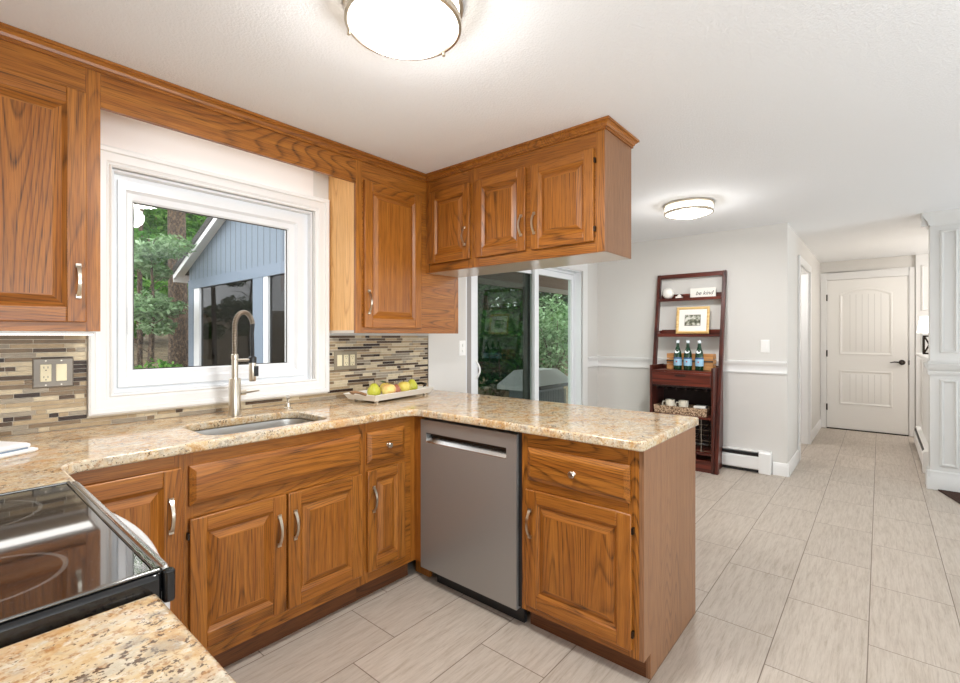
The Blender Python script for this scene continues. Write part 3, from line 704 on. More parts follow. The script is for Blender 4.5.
# peninsula wall cabinets
c = thing('wall_cabinet', 'small oak wall cabinet with one door hanging over the peninsula beside the corner', 'cabinet', (UX, 0, 0), -PI/2, G_UP)
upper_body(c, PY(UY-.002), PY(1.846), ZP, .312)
door(c, PY(2.213), PY(1.869), 1.755, 2.209, PY(1.905), (1.84, 1.944), st=.052)
c = thing('wall_cabinet', 'oak double-door wall cabinet hanging over the end of the peninsula', 'cabinet', (UX, 0, 0), -PI/2, G_UP)
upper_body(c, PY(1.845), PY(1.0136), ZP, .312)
door(c, PY(1.823), PY(1.466), 1.755, 2.209, PY(1.49), (1.84, 1.946), st=.052); door(c, PY(1.431), PY(1.064), 1.755, 2.209, PY(1.405), (1.84, 1.946), st=.052, hinge=PY(1.06))
m = MB().box(PY(1.0135), PY(1.0095), 0, .312, ZP, CRZ); m.build('side_panel', 'oak_end', c, smooth=0)
# valance and crown
tag(MB().box(.4425, 1.5875, UY, UY+.02, 2.16, CRZ).build('valance_board', 'oak_x', smooth=0), 'plain oak valance board spanning above the kitchen window', 'valance')
CR = [(0, CRZ), (.008, CRZ), (.008, CRZ+.012), (.012, CRZ+.012), (.016, CRZ+.022), (.024, CRZ+.029), (.026, CRZ+.029), (.026, CRZ+.033), (.032, CRZ+.033), (.032, H-.001), (-.03, H-.001), (-.03, CRZ)]
m = MB()
rings = []
for kx, ky, mode in ((XN, 0, 0), (0, 0, 1), (0, 0, 2), (0, 0, 3)):
    r = []
    for o_, z in CR:
        if mode == 0: r.append((XN+.005, UY-o_, z))
        elif mode == 1: r.append((UX-o_, UY-o_, z))
        elif mode == 2: r.append((UX-o_, 1.0095-o_, z))
        else: r.append((UX+.312+max(o_, 0)*1.0, 1.0095-o_, z))
    rings.append(r)
m.loft(rings, mf=None)
o = m.build('crown_moulding', 'oak_x', smooth=0); tag(o, 'stepped oak crown moulding running along the tops of the wall cabinets at the ceiling', 'moulding')
# fluorescent strip behind the valance
vl = thing('valance_light', 'thin strip light hidden behind the oak valance above the window', 'light', (0, UY+.12, 0))
MB().box(.62, 1.52, -.05, .05, H-.04, H-.001).build('housing', 'white_plastic', vl, smooth=0); MB().box(.63, 1.51, -.04, .04, H-.06, H-.041).build('diffuser', 'strip_glow', vl, smooth=0)

# countertops
ZT0, ZT1 = .8755, .912
def concave(cx, cy, r, a0, a1): return arc(cx, cy, r, a0, a1, 6)
sink_o = rrect(.712, 1.235, 1.935, 2.285, .075)
outl = [(XN+.002, W-.001), (XN+.002, 1.531), (.268, 1.531)] + arc(.268+.07, Y0-.03-.07, .07, PI, PI/2, 6)
outl += arc(1.668-.06, Y0-.03-.06, .06, PI/2, 0, 6) + [(1.668, .666)] + arc(1.688, .666, .02, PI, 1.5*PI, 3)[1:] + arc(2.345, .666, .02, -PI/2, 0, 3) + [(2.365, W-.001)]
ct = curve_plate('countertop', [outl, sink_o], ZT0, ZT1, .008, 'granite')
tag(ct, 'polished tan speckled granite countertop around the sink and over the peninsula', 'countertop')
ct2 = curve_plate('countertop', [[(XN+.002, -.5), (.228, -.5), (.228, .824), (XN+.002, .824)]], ZT0, ZT1, .008, 'granite')
tag(ct2, 'granite countertop piece in the foreground on the near side of the range', 'countertop')
c = thing('base_cabinet', 'oak base cabinet under the foreground countertop beside the range', 'cabinet', (.19, 0, 0), PI/2, G_BASE)
base_body(c, -.48, .822, depth=.6); door(c, -.45, .16, .15, .826); door(c, .18, .79, .15, .826)

# sink
c = thing('sink', 'undermount stainless steel sink set in the granite below the window', 'sink', (.967, 2.11, 0))
def ring_(o_, z, r): return [(x, y, z) for x, y in rrect(-.272+o_, .272-o_, -.18+o_, .18-o_, r)]
m = MB(); m.loft([ring_(-.03, ZT0-.001, .095), ring_(.0, ZT0-.001, .075), ring_(.006, ZT0-.02, .07), ring_(.014, ZT0-.17, .06), ring_(.04, ZT0-.195, .05), ring_(.12, ZT0-.2, .04)], c0=False)
m.build('basin', 'sink', c)
m = MB(); m.lathe([(.045, ZT0-.199), (.045, ZT0-.196), (.03, ZT0-.197), (.0, ZT0-.2)], (0, 0, 0), 24, c1=False); m.build('drain', 'nickel', c)

# faucet
c = thing('faucet', 'brushed nickel spring-neck pull-down kitchen faucet behind the sink', 'faucet', (.965, 2.34, ZT1))
MB().lathe([(.031, .0), (.031, .004), (.0265, .006), (.026, .176), (.024, .18), (.0, .18)], n=28, c1=False).build('body', 'nickel', c)
MB().lathe([(.014, .178), (.014, .27), (.016, .272), (.016, .292), (.012, .295), (.0, .295)], n=20, c1=False).build('riser', 'nickel', c)
path = [(0, 0, .295)] + [(0, 0, .295 + .13*i/5) for i in range(1, 6)]
R_ = .0425
for i in range(1, 15):
    a = PI*i/14*.93; path.append((R_ - R_*math.cos(a), -.0, .425 + 1.65*R_*math.sin(a)))
m = MB(); n_ = 46
import itertools
def resample(P, n):
    P = [Vector(p) for p in P]; L = [0]
    for a, b in zip(P, P[1:]): L.append(L[-1] + (b-a).length)
    out = []
    for i in range(n):
        d = L[-1]*i/(n-1); k = max(j for j in range(len(L)) if L[j] <= d + 1e-9); k = min(k, len(P)-2)
        out.append(P[k].lerp(P[k+1], (d-L[k])/(L[k+1]-L[k])))
    return out
rp = resample(path, 120); m.tube(rp, [.0095 + (.0022 if (i % 3) else -.0012) for i in range(120)], 12)
m.build('spring', 'nickel_dark', c)
e = rp[-1]
hx = .083
MB().tube([e, (hx-.003, 0, e.z-.05), (hx, 0, .28)], .0095, 10).build('hose', 'black', c)
MB().lathe([(.0145, .16), (.0165, .165), (.0165, .235), (.0145, .27), (.0, .27)], (hx, 0, 0), 20, c1=False).build('spray_head', 'nickel', c)
MB().lathe([(.0185, .25), (.0185, .277), (.012, .282), (.0, .282)], (hx, 0, 0), 20, c1=False).box(hx-.0, hx+.02, -.021, -.014, .185, .235).build('spray_collar', 'black', c)
MB().tube([(0, 0, .265), (hx-.012, 0, .265)], .0065, 8).build('holder_arm', 'nickel', c)
m = MB(); m.tube([(.02, 0, .11), (.05, 0, .11)], .013, 14); m.tube([(.05, 0, .11), (.062, 0, .11), (.115, 0, .113)], [.008, .006, .004], 8); m.build('lever', 'nickel', c)
# soap dispenser
c = thing('soap_dispenser', 'small brushed nickel soap pump on the granite right of the faucet', 'soap dispenser', (1.245, 2.37, ZT1))
MB().lathe([(.02, 0), (.02, .006), (.013, .01), (.011, .03), (.006, .034), (.006, .05), (.0, .05)], n=20, c1=False).build('base', 'nickel', c)
MB().tube([(0, 0, .05), (0, 0, .06), (-.012, -.02, .063), (-.022, -.04, .058)], [.011, .011, .008, .006], 10).build('spout', 'nickel', c)

# ------------------------------------------------------------------ mosaic backsplash
def mosaic():
    m = MB(); rng = random.Random(3); yb = W-.0005; pitch = .0168; g = .0024
    z_top = 1.2965
    xs = [(XN+.002, .4505), (.4505, 1.58), (1.58, 2.402)]
    m.box(XN+.002, 2.402, yb-.006, yb, ZT1+.001, .957, 6)
    m.box(XN+.002, .4505, yb-.006, yb, .957, z_top, 6); m.box(1.581, 2.402, yb-.006, yb, .957, z_top, 6)
    nrow = int((z_top - ZT1 - .002)/pitch); pitch = (z_top - ZT1 - .002)/nrow
    for r in range(nrow):
        z0 = z_top - (r+1)*pitch + g/2; z1 = z0 + pitch - g
        if z0 < ZT1: continue
        spans = [(XN+.003, 2.402)] if z1 < .956 else [(XN+.003, .4495), (1.582, 2.402)]
        for a, b in spans:
            x = a - rng.random()*.08
            while x < b:
                L = rng.choice((.03, .05, .075, .1, .1, .13, .16, .2))
                xa, xb = max(x, a), min(x+L-g, b)
                if xb - xa > .006:
                    k = rng.choices(range(6), TILE_W)[0]
                    m.box(xa, xb, yb-.0095, yb-.006, z0, z1, k)
                x += L
    m.box(2.402, 2.406, yb-.012, yb, ZT1+.001, z_top, 7)
    o = m.build('backsplash', M_TILE + [M['grout'], M['nickel_dark']], smooth=0)
    tag(o, 'mosaic backsplash of thin beige and brown glass and stone strips behind the counter', 'backsplash')
mosaic()

# outlets and switches
def rect_plate(m, x0, x1, z0, z1, y, t=.005, b=.004): m.rect(x0, x1, z0, z1, [(0, y), (0, y-t*.4), (b, y-t)], True, True, 0, 0)
sy = W-.0102
c = thing('outlet_plate', 'brushed steel double plate with ivory outlet and switch on backsplash left of the window', 'outlet', (.345, sy, 1.146))
m = MB(); rect_plate(m, -.062, .062, -.0585, .0585, 0); m.build('plate', 'plate_steel', c, smooth=15)
for cx, nm in ((-.023, 'receptacle'), (.024, 'rocker_switch')):
    m = MB(); m.box(cx-.0165, cx+.0165, -.0075, -.004, -.034, .034); o = m.build(nm, 'ivory', c, bevel=.001)
    if nm == 'receptacle':
        for dz in (.019, -.019):
            for dx in (-.006, .006): MB().box(cx+dx-.001, cx+dx+.001, -.008, -.0072, dz-.001, dz+.007).build('slot', 'slot', o, smooth=0)
            MB().box(cx-.002, cx+.002, -.008, -.0072, dz-.01, dz-.006).build('slot', 'slot', o, smooth=0)
for cx in (-.023, .024):
    for dz in (-.048, .048): MB().lathe([(.003, -.006), (.0, -.0066)], (cx, 0, dz), 8, axis='y', c1=False).build('screw', 'nickel', c)
c = thing('outlet_plate', 'brushed steel triple plate with ivory switch and outlets on backsplash under the corner cabinet', 'outlet', (1.703, sy, 1.143))
m = MB(); rect_plate(m, -.082, .082, -.0585, .0585, 0); m.build('plate', 'plate_bronze', c, smooth=15)
for cx, nm in ((-.046, 'rocker_switch'), (.0, 'receptacle'), (.046, 'receptacle')):
    o = MB().box(cx-.0165, cx+.0165, -.0075, -.004, -.034, .034).build(nm, 'ivory', c, bevel=.001)
    if nm == 'receptacle':
        for dz in (.019, -.019):
            for dx in (-.006, .006): MB().box(cx+dx-.001, cx+dx+.001, -.008, -.0072, dz-.001, dz+.007).build('slot', 'slot', o, smooth=0)
            MB().box(cx-.002, cx+.002, -.008, -.0072, dz-.01, dz-.006).build('slot', 'slot', o, smooth=0)
c = thing('light_switch', 'white two-toggle switch plate on the wall left of the sliding glass door', 'switch', (2.785, W, 1.197))
m = MB(); rect_plate(m, -.038, .038, -.06, .06, -.0005); m.build('plate', 'white_plastic', c, smooth=15)
for dz in (-.022, .022): MB().box(-.006, .006, -.012, -.004, dz-.01, dz+.01).build('toggle', 'white_plastic', c, bevel=.001)
c = thing('light_switch', 'white rocker switch plate on the grey wall right of the ladder shelf', 'switch', (XD, .828, 1.197), -PI/2)
m = MB(); rect_plate(m, -.037, .037, -.06, .06, -.0005); m.build('plate', 'white_plastic', c, smooth=15)
MB().box(-.0165, .0165, -.008, -.004, -.033, .033).build('rocker', 'white_plastic', c, bevel=.001)

# ------------------------------------------------------------------ range
c = thing('range', 'electric range with black glass cooktop and steel front, lower left of the room', 'stove', (0, 1.178, 0))
ya, yb2 = -.348, .348; xb = XN+.01; zc = .93
MB().box(xb, .215, ya+.004, yb2-.004, .02, .86).build('oven_body', plain('oven_side_white', srgb(226, 226, 224), .35), c, smooth=0)
m = MB(); m.prism(rrect(xb, .239, ya, yb2, .012, 3), .86, zc+.002)
m.build('cooktop_rim', 'black_gloss', c, bevel=.006)
m = MB(); m.prism([(.2391, ya+.016), (.2391, yb2-.002), (.250, yb2-.002), (.254, yb2-.03), (.254, ya+.03), (.252, ya+.016)], .895, zc+.005); m.build('front_trim', 'steel_x', c, bevel=.008, seg=3)
m = MB(); m.prism(rrect(.2392, .2555, ya, ya+.0155, .005, 3), .885, zc+.004); m.build('end_cap', 'black_gloss', c, bevel=.003)
m = MB(); m.box(xb+.06, .2285, ya+.018, yb2-.014, zc+.0021, zc+.0042); m.build('glass_top', 'cooktop', c, smooth=0)
m = MB()
for a in ((xb+.04, .238, ya+.010, ya+.0175), (xb+.04, .238, yb2-.0135, yb2-.006), (.229, .238, ya+.0175, yb2-.0135)): m.box(a[0], a[1], a[2], a[3], zc+.002, zc+.007)
m.build('glass_edge_trim', plain('smoked_trim', srgb(120, 118, 114), .12, .9), c, bevel=.002)
bow = [(.2155, ya+.012)] + [(.238 + .062*math.sin(PI*(.07 + .86*i/16)), ya+.012 + (yb2-ya-.024)*i/16) for i in range(17)] + [(.2155, yb2-.012)]
m = MB(); m.prism([(min(x, .31), y) for x, y in bow], .70, .893); m.build('control_panel', plain('range_panel_steel', srgb(232, 232, 232), .22, .4), c, bevel=.012, seg=3)
bow2 = [(.2155, ya+.012)] + [(.222 + .055*math.sin(PI*(.06 + .88*i/16)), ya+.012 + (yb2-ya-.024)*i/16) for i in range(17)] + [(.2155, yb2-.012)]
MB().prism(bow2, .22, .692).build('oven_door', 'steel', c, bevel=.006)
MB().tube([(.25, ya+.08, .65), (.32, ya+.1, .65), (.335, 0, .65), (.32, yb2-.1, .65), (.25, yb2-.08, .65)], .012, 10).build('door_handle', 'steel_x', c)
MB().prism(bow2, .06, .21).build('storage_drawer', 'steel_x', c, bevel=.006)
MB().box(xb+.02, .18, ya+.03, yb2-.03, 0.0, .02).build('base_feet', 'black', c, smooth=0)
MB().box(xb, xb+.04, ya+.01, yb2-.01, zc+.002, 1.08).build('backguard', 'black_gloss', c, bevel=.006)

# ------------------------------------------------------------------ things on the counter
# folded towel
c = thing('dish_towel', 'folded white dish towel with a grey stripe on the counter beside the range', 'towel', (.06, 2.13, ZT1), math.radians(30))
def slab(m, x0, x1, y0, y1, z0, z1, r, mm=0, lift=0):
    n = 10; top = []; P = rrect(x0, x1, y0, y1, r, 4)
    rings = []
    for k, (o_, z) in enumerate(((.006, z0), (0, z0+(z1-z0)*.3), (0, z0+(z1-z0)*.7), (.008, z1))):
        rings.append([((x0+x1)/2 + (x-(x0+x1)/2)*(1-o_*6), (y0+y1)/2 + (y-(y0+y1)/2)*(1-o_*6), z + lift*max(0, x/x1)**3) for x, y in P])
    m.loft(rings, m=mm)
m = MB(); slab(m, -.2, .17, -.10, .1, .0, .014, .01, 0); m.build('lower_fold', 'towel', c)
m = MB(); slab(m, -.19, .155, -.09, .105, .0145, .032, .012, 0); m.build('upper_fold', 'towel', c)
m = MB(); m.box(-.16, .14, -.0925, -.0895, .014, .019); m.build('stripe', 'towel_stripe', c, smooth=0)

# fruit tray
TX, TY, TR = 1.875, 2.30, math.radians(9)
c = thing('serving_tray', 'long white wooden tray holding fruit on the granite in the corner', 'tray', (TX, TY, ZT1), TR)
m = MB(); m.box(-.25, .25, -.105, .105, .014, .022)
rs = []
for o_, z in ((0, .014), (.022, .048), (.016, .05), (-.004, .0225)): rs.append([(-.25-o_, -.105-o_, z), (.25+o_, -.105-o_, z), (.25+o_, .105+o_, z), (-.25-o_, .105+o_, z)])
m.loft(rs, c0=False, c1=False); m.build('tray_body', plain('tray_white_paint', srgb(232, 230, 224), .4), c, smooth=0)
for sx in (-.22, .22):
    for sy_ in (-.085, .085): MB().box(sx-.008, sx+.008, sy_-.008, sy_+.008, 0, .0139).build('foot', 'nickel', c, smooth=0)
for s_ in (-1, 1):
    m = MB(); m.tube([(s_*.265, -.05, .05), (s_*.295, -.035, .062), (s_*.30, 0, .066), (s_*.295, .035, .062), (s_*.265, .05, .05)], .008, 8, rb=.011); m.build('handle', mat_wood('tray_handle_wood%d' % s_, srgb(120, 88, 60), srgb(168, 128, 92), 'y') if s_ < 0 else 'bronze', c)
G_FR = 'fruit on the white tray'
def fruit(name, label, cat, lx, ly, prof, skin, tilt=(0, 0), stem=True, leaf=False):
    ca, sa = math.cos(TR), math.sin(TR)
    o = thing(name, label, cat, (TX + lx*ca - ly*sa, TY + lx*sa + ly*ca, ZT1+.0225), random.random()*3, G_FR)
    o.rotation_euler = (tilt[0], tilt[1], random.random()*3)
    MB().lathe(prof, n=22, c0=False, c1=False).build('flesh', skin, o, smooth=60)
    top = prof[-1][1]
    if stem: MB().tube([(0, 0, top-.006), (.002, 0, top+.008), (.006, .001, top+.018)], [.0022, .002, .0025], 6).build('stem', 'stem', o)
    if leaf:
        m = MB(); pts = [(.0, 0), (.02, .012), (.05, .012), (.075, 0), (.05, -.012), (.02, -.012)]
        m.loft([[(x, y, top+.006+.01*math.sin(x*30)) for x, y in pts], [(x, y, top+.008+.01*math.sin(x*30)) for x, y in pts]]); m.build('leaf', 'leaf_green', o)
def apple_p(r, h): return [(0, .004), (.4*r, .0), (.72*r, .10*h), (.95*r, .32*h), (r, .52*h), (.93*r, .74*h), (.7*r, .93*h), (.38*r, h), (.16*r, .96*h), (0, .9*h)]
def pear_p(r, h): return [(0, .003), (.45*r, 0), (.82*r, .09*h), (r, .28*h), (.97*r, .46*h), (.82*r, .64*h), (.62*r, .79*h), (.48*r, .9*h), (.28*r, .98*h), (0, h)]
fruit('pear', 'yellow-green pear at the left end of the fruit tray', 'pear', -.15, .0, pear_p(.041, .08), 'pear')
fruit('apple', 'blushing yellow apple in front, second from left on the fruit tray', 'apple', -.085, -.055, apple_p(.044, .072), 'apple_blush')
fruit('pear', 'small reddish brown pear near the middle of the fruit tray', 'pear', .01, -.03, pear_p(.03, .062), 'pear_red')
fruit('apple', 'yellow apple with a dark green leaf at the back of the tray', 'apple', .005, .05, apple_p(.038, .066), 'apple_yellow', leaf=True)
fruit('apple', 'plain yellow apple right of the reddish brown pear', 'apple', .095, -.02, apple_p(.042, .07), 'apple_yellow')
fruit('pear', 'yellow-green pear at the right end of the fruit tray', 'pear', .19, -.005, pear_p(.04, .078), 'pear')

# ------------------------------------------------------------------ ceiling lights
def ceil_light(x, y, label, r=.18, power=30):
    c = thing('ceiling_light', label, 'ceiling light', (x, y, H), 0, 'round flush ceiling lights')
    MB().lathe([(r*1.03, -.001), (r*1.03, -.018), (r*.985, -.02), (r*.9, -.02)], n=48, c1=False).build('top_ring', 'nickel', c)
    MB().lathe([(r*.965, -.02), (r*.965, -.062)], n=48, c0=False, c1=False).build('glass_band', 'lamp_band', c)
    MB().lathe([(r*.93, -.06), (r, -.06), (r*1.0, -.078), (r*.95, -.08), (r*.93, -.074)], n=48, c0=False, c1=False).build('lower_ring', 'nickel', c)
    MB().lathe([(r*.935, -.074), (r*.75, -.083), (r*.4, -.089), (0, -.091)], n=40, c0=False, c1=False).build('diffuser', 'lamp_glow', c)
    for k in range(3):
        a = 2*PI*k/3 + .03
        MB().lathe([(.004, -.058), (.006, -.07), (.006, -.084), (0, -.088)], (r*1.01*math.cos(a), r*1.01*math.sin(a), 0), 10, c1=False).build('finial', 'nickel', c)
    for typ, e, z in (('AREA', power, -.095), ('POINT', power*.38, -.20)):
        l = bpy.data.lights.new('lamp_bulb', typ); l.energy = e; l.color = (1, .995, .99)
        if typ == 'AREA': l.shape = 'DISK'; l.size = r*1.8
        else: l.shadow_soft_size = .07
        lo = bpy.data.objects.new('lamp_bulb', l); COL.objects.link(lo); lo.parent = c; lo.location = (0, 0, z)
    return c
ceil_light(.975, 1.135, 'round flush ceiling light with brushed nickel ring above the kitchen, nearest the camera', power=20)
ceil_light(3.92, 1.155, 'round flush ceiling light with nickel ring over the dining area, the farther one', power=17)
l = bpy.data.lights.new('side_room_lamp', 'POINT'); l.energy = 20; l.shadow_soft_size = .15; l.color = (1, .985, .97)
o = bpy.data.objects.new('side_room_lamp', l); COL.objects.link(o); o.location = (6.4, 1.3, 2.0)
l = bpy.data.lights.new('stair_fill_light', 'POINT'); l.energy = 40; l.shadow_soft_size = .15; l.color = (1, .97, .94)  # unseen point light, added to brighten the space behind the ledge
o = bpy.data.objects.new('stair_fill_light', l); COL.objects.link(o); o.location = (7.3, -1.4, 2.0)

# ------------------------------------------------------------------ ladder shelf
def shelf_unit():
    c = thing('ladder_shelf', 'dark mahogany leaning ladder shelf with drawer and wine rack against the grey wall', 'shelf', (XD, 1.485, 0))
    # local: x = world x - XD (negative is into the room), y along the wall
    yl, yr = .334, -.334; tr = .034
    fx = lambda z: -.368 + .315*z/1.94
    for y0 in (yl-tr, yr):
        m = MB(); w_ = .05
        m.prism_y([(fx(0), 0), (fx(0)+w_, 0), (fx(1.94)+w_*.9, 1.94), (fx(1.94), 1.94)], y0, y0+tr)
        m.build('side_rail', 'mahogany', c, bevel=.003)
    m = MB(); m.box(fx(1.92)+.004, fx(1.92)+.03, yr+tr, yl-tr, 1.895, 1.938); m.build('top_rail', 'mahogany_y', c, bevel=.002)
    for z in (1.685, 1.315):
        m = MB(); m.box(fx(z)-.002, -.008, yr+tr+.001, yl-tr-.001, z-.016, z)
        m.box(fx(z)-.002, fx(z)+.012, yr+tr+.001, yl-tr-.001, z-.03, z-.016)
        m.box(-.02, -.008, yr+tr+.001, yl-tr-.001, z, z+.045)
        for s_ in (yr+tr+.001, yl-tr-.013): m.box(fx(z)+.05, -.02, s_, s_+.012, z, z+.035)
        m.build('shelf_board', 'mahogany_y', c, smooth=0)
    # cabinet
    b0 = -.37; yi0, yi1 = yr+tr+.001, yl-tr-.001
    for s_ in (yi0, yi1-.022): MB().box(b0+.0, -.015, s_, s_+.022, .0, 1.0 if s_ > 0 else .99).build('side_panel', 'mahogany', c, smooth=0, bevel=.002)
    ya_, yb_ = yi0+.022, yi1-.022
    MB().box(b0, -.015, ya_, yb_, .94, .955).build('bar_top', 'mahogany_y', c, smooth=0)
    MB().box(-.027, -.015, ya_, yb_, .955, .995).build('back_lip', 'mahogany_y', c, smooth=0)
    d = MB().box(b0-.004, b0+.02, ya_+.003, yb_-.003, .81, .937).build('drawer', 'mahogany_y', c, bevel=.003)
    MB().box(b0-.012, b0-.0045, -.05, .05, .9, .912).build('pull', 'espresso', d, smooth=0)
    m = MB(); m.box(b0+.01, -.015, ya_, yb_, .79, .808)
    for k in range(6):
        y = ya_ + (yb_-ya_)*(k+.5)/6; m.box(b0+.015, -.04, y-.012, y+.012, .765, .772); m.box(b0+.015, -.04, y-.003, y+.003, .772, .79)
    m.build('stem_rack', 'espresso', c, smooth=0)
    MB().box(-.025, -.015, ya_, yb_, .1, .79).build('back_board', 'espresso', c, smooth=0)
    MB().box(b0+.005, -.026, ya_, yb_, .502, .52).build('shelf_board', 'mahogany_y', c, smooth=0)
    m = MB()
    for k in range(1, 6):
        y = ya_ + (yb_-ya_)*k/6
        for x in (b0+.02, -.06): m.tube([(x, y, .19), (x, y, .5)], .003, 6)
    for z in (.2, .3, .4):
        for x in (b0+.02, -.06): m.tube([(x, ya_, z), (x, yb_, z)], .003, 6)
    for k in range(1, 6):
        for z in (.2, .3, .4): m.tube([(b0+.02, ya_ + (yb_-ya_)*k/6, z), (-.06, ya_ + (yb_-ya_)*k/6, z)], .003, 6)
    m.build('wine_rack', 'nickel_dark', c)
    MB().box(b0+.005, -.026, ya_, yb_, .165, .185).build('shelf_board', 'mahogany_y', c, smooth=0)
    MB().box(b0+.02, b0+.04, ya_, yb_, .0, .1).build('base_rail', 'mahogany_y', c, smooth=0)
    MB().box(b0+.01, -.026, ya_, yb_, .1, .112).build('bottom_board', 'mahogany_y', c, smooth=0)
shelf_unit()
Z1, Z2, Z3 = 1.685, 1.315, .955
# on the top shelf
c = tag(MB().lathe([(.018, 0), (.034, .006), (.052, .03), (.057, .055), (.05, .085), (.032, .105), (.014, .112), (.012, .106), (.0, .1)], n=26, c1=False).build('vase', 'ceramic_white', loc=(5.085, 1.703, Z1), smooth=60), 'round white ceramic bud vase at the left of the top shelf', 'vase')
c = tag(MB().box(-.03, .03, -.03, .03, 0, .018).lathe([(.02, .018), (.018, .03), (.008, .04), (0, .042)], n=14, c1=False).build('trinket_dish', 'ceramic_white', loc=(5.085, 1.59, Z1), bevel=.003), 'tiny white trinket dish next to the round vase', 'trinket')
c = tag(MB().box(-.02, .02, -.032, .032, 0, .04).build('wooden_block', 'mahogany_y', loc=(5.085, 1.515, Z1), bevel=.003), 'small dark wooden block between the trinket dish and the sign', 'block')
c = thing('sign_plaque', 'white plaque with handwritten script leaning on the top shelf', 'sign', (5.085, 1.36, Z1))
MB().box(-.008, .008, -.12, .12, 0, .092).build('board', 'ceramic_white', c, bevel=.002)
def text_mesh(txt, size, mat, parent, loc, rot, name='lettering'):
    cu = bpy.data.curves.new(name, 'FONT'); cu.body = txt; cu.size = size; cu.align_x = 'CENTER'; cu.align_y = 'CENTER'; cu.extrude = .0008; cu.shear = .35
    tmp = bpy.data.objects.new('t_', cu); COL.objects.link(tmp); bpy.context.view_layer.update()
    me = bpy.data.meshes.new_from_object(tmp.evaluated_get(bpy.context.evaluated_depsgraph_get())); bpy.data.objects.remove(tmp); bpy.data.curves.remove(cu)
    me.materials.clear(); me.materials.append(M[mat])
    o = bpy.data.objects.new(name, me); COL.objects.link(o); o.parent = parent; o.location = loc; o.rotation_euler = rot
    return o
RX = (PI/2, 0, -PI/2)
text_mesh('be kind', .055, 'ink', c, (-.0085, -.012, .04), RX)
# on the second shelf: framed picture
c = thing('picture_frame', 'gold framed small picture with wide white mat on the second shelf', 'picture frame', (5.03, 1.447, Z2))
c.rotation_euler = (0, math.radians(8), 0)
m = MB(); pr = [(0, .0), (0, -.014), (.012, -.02), (.022, -.014), (.026, -.006)]
rs = [[(x, -.158+i, .002+i), (x, .158-i, .002+i), (x, .158-i, .275-i), (x, -.158+i, .275-i)] for i, x in pr]
m.loft(rs, c0=True, c1=False); m.build('frame', 'gold', c, smooth=20)
MB().box(-.007, -.004, -.134, .134, .026, .251).build('mat', 'mat_board', c, smooth=0)
MB().box(-.009, -.0075, -.076, .076, .082, .194).build('print_border', 'ink', c, smooth=0)
MB().box(-.0105, -.0092, -.073, .073, .085, .191).build('print', 'photo', c, smooth=0)
# crate and bottles on the bar top
c = thing('wooden_crate', 'pine slat crate standing behind the green bottles', 'crate', (5.035, 1.46, Z3))
m = MB()
for z in (.0, .055, .11):
    m.box(-.06, -.05, -.22, .22, z+.002, z+.05); m.box(.05, .06, -.22, .22, z+.002, z+.05)
    for y in (-.22, .21): m.box(-.05, .05, y, y+.01, z+.002, z+.05)
m.box(-.05, .05, -.21, .21, .002, .01)
m.build('slats', 'crate', c, smooth=0, bevel=.0015)
MB().box(-.0665, -.0605, -.222, .222, .08, .095).build('strap', plain('crate_strap', srgb(70, 58, 48), .6), c, smooth=0)
def bottle(y, label):
    c = thing('bottle', label, 'bottle', (4.905, y, Z3), 0, 'green water bottles on the bar top')
    MB().lathe([(.028, 0), (.037, .004), (.038, .02), (.038, .15), (.034, .175), (.024, .205), (.0155, .235), (.0135, .262), (.0135, .275)], n=24, c1=True).build('glass_body', 'bottle', c)
    MB().lathe([(.0386, .045), (.0386, .125)], n=24, c0=False, c1=False).build('label_band', 'label_blue', c)
    m = MB(); m.lathe([(.0389, .113), (.0389, .124)], n=24, c0=False, c1=False); m.build('label_stripe', 'label_navy', c)
    m = MB()
    pts = []
    for k in range(14):
        a = 2*PI*k/14; yy, zz = .022*math.cos(a), .185 + .017*math.sin(a)
        r_ = .0385 if zz < .17 else max(.0386 - (zz-.165)*.43, .02)
        pts.append((-math.sqrt(max(r_**2 - yy**2, 1e-6)) - .003, yy, zz))
    m.loft([pts, [(x+.004, y, z) for x, y, z in pts]]); m.build('neck_label', 'label_white', c)
    MB().lathe([(.0155, .268), (.0165, .272), (.0165, .29), (.014, .294), (0, .294)], n=18, c1=False).build('cap', 'cap', c)
    st = MB(); q = []
    for k in range(10):
        a = PI/2 + k*PI/5; r_ = .011 if k % 2 == 0 else .0045; q.append((r_*math.cos(a), .085 + r_*math.sin(a)))
    st.loft([[(-.0392, y, z) for y, z in q], [(-.0385, y, z) for y, z in q]]); st.build('label_star', 'red', c, smooth=0)
bottle(1.549, 'green glass water bottle with pale blue label, leftmost of the three'); bottle(1.452, 'green glass water bottle with pale blue label, the middle one of three'); bottle(1.345, 'green glass water bottle with pale blue label, rightmost of the three')
# basket with mugs
ZS = .52
c = thing('basket', 'shallow woven seagrass tray basket on the shelf below the drawer', 'basket', (4.93, 1.505, ZS))
def rbox(o_, z): return [(-.11-o_, -.245-o_, z), (.11+o_, -.245-o_, z), (.11+o_, .245+o_, z), (-.11-o_, .245+o_, z)]
m = MB(); m.loft([rbox(0, 0.001), rbox(.008, .078), rbox(-.004, .078), rbox(-.01, .012)], c0=True, c1=True); m.build('weave', 'weave', c, smooth=0)
c['label'] = 'shallow woven seagrass basket tray on the shelf below the drawer'
def mug(y, label, hdl):
    c = thing('mug', label, 'mug', (4.88, y, ZS+.0125), 0, 'mugs in the basket')
    MB().lathe([(.03, 0), (.04, .003), (.043, .02), (.046, .122), (.0435, .122), (.04, .02), (.0, .012)], n=24, c1=False).build('cup', 'ceramic', c)
    m = MB(); m.tube([(0, hdl*.043, .1), (0, hdl*.07, .098), (0, hdl*.078, .07), (0, hdl*.066, .045), (0, hdl*.043, .042)], .006, 8); m.build('handle', 'ceramic', c)
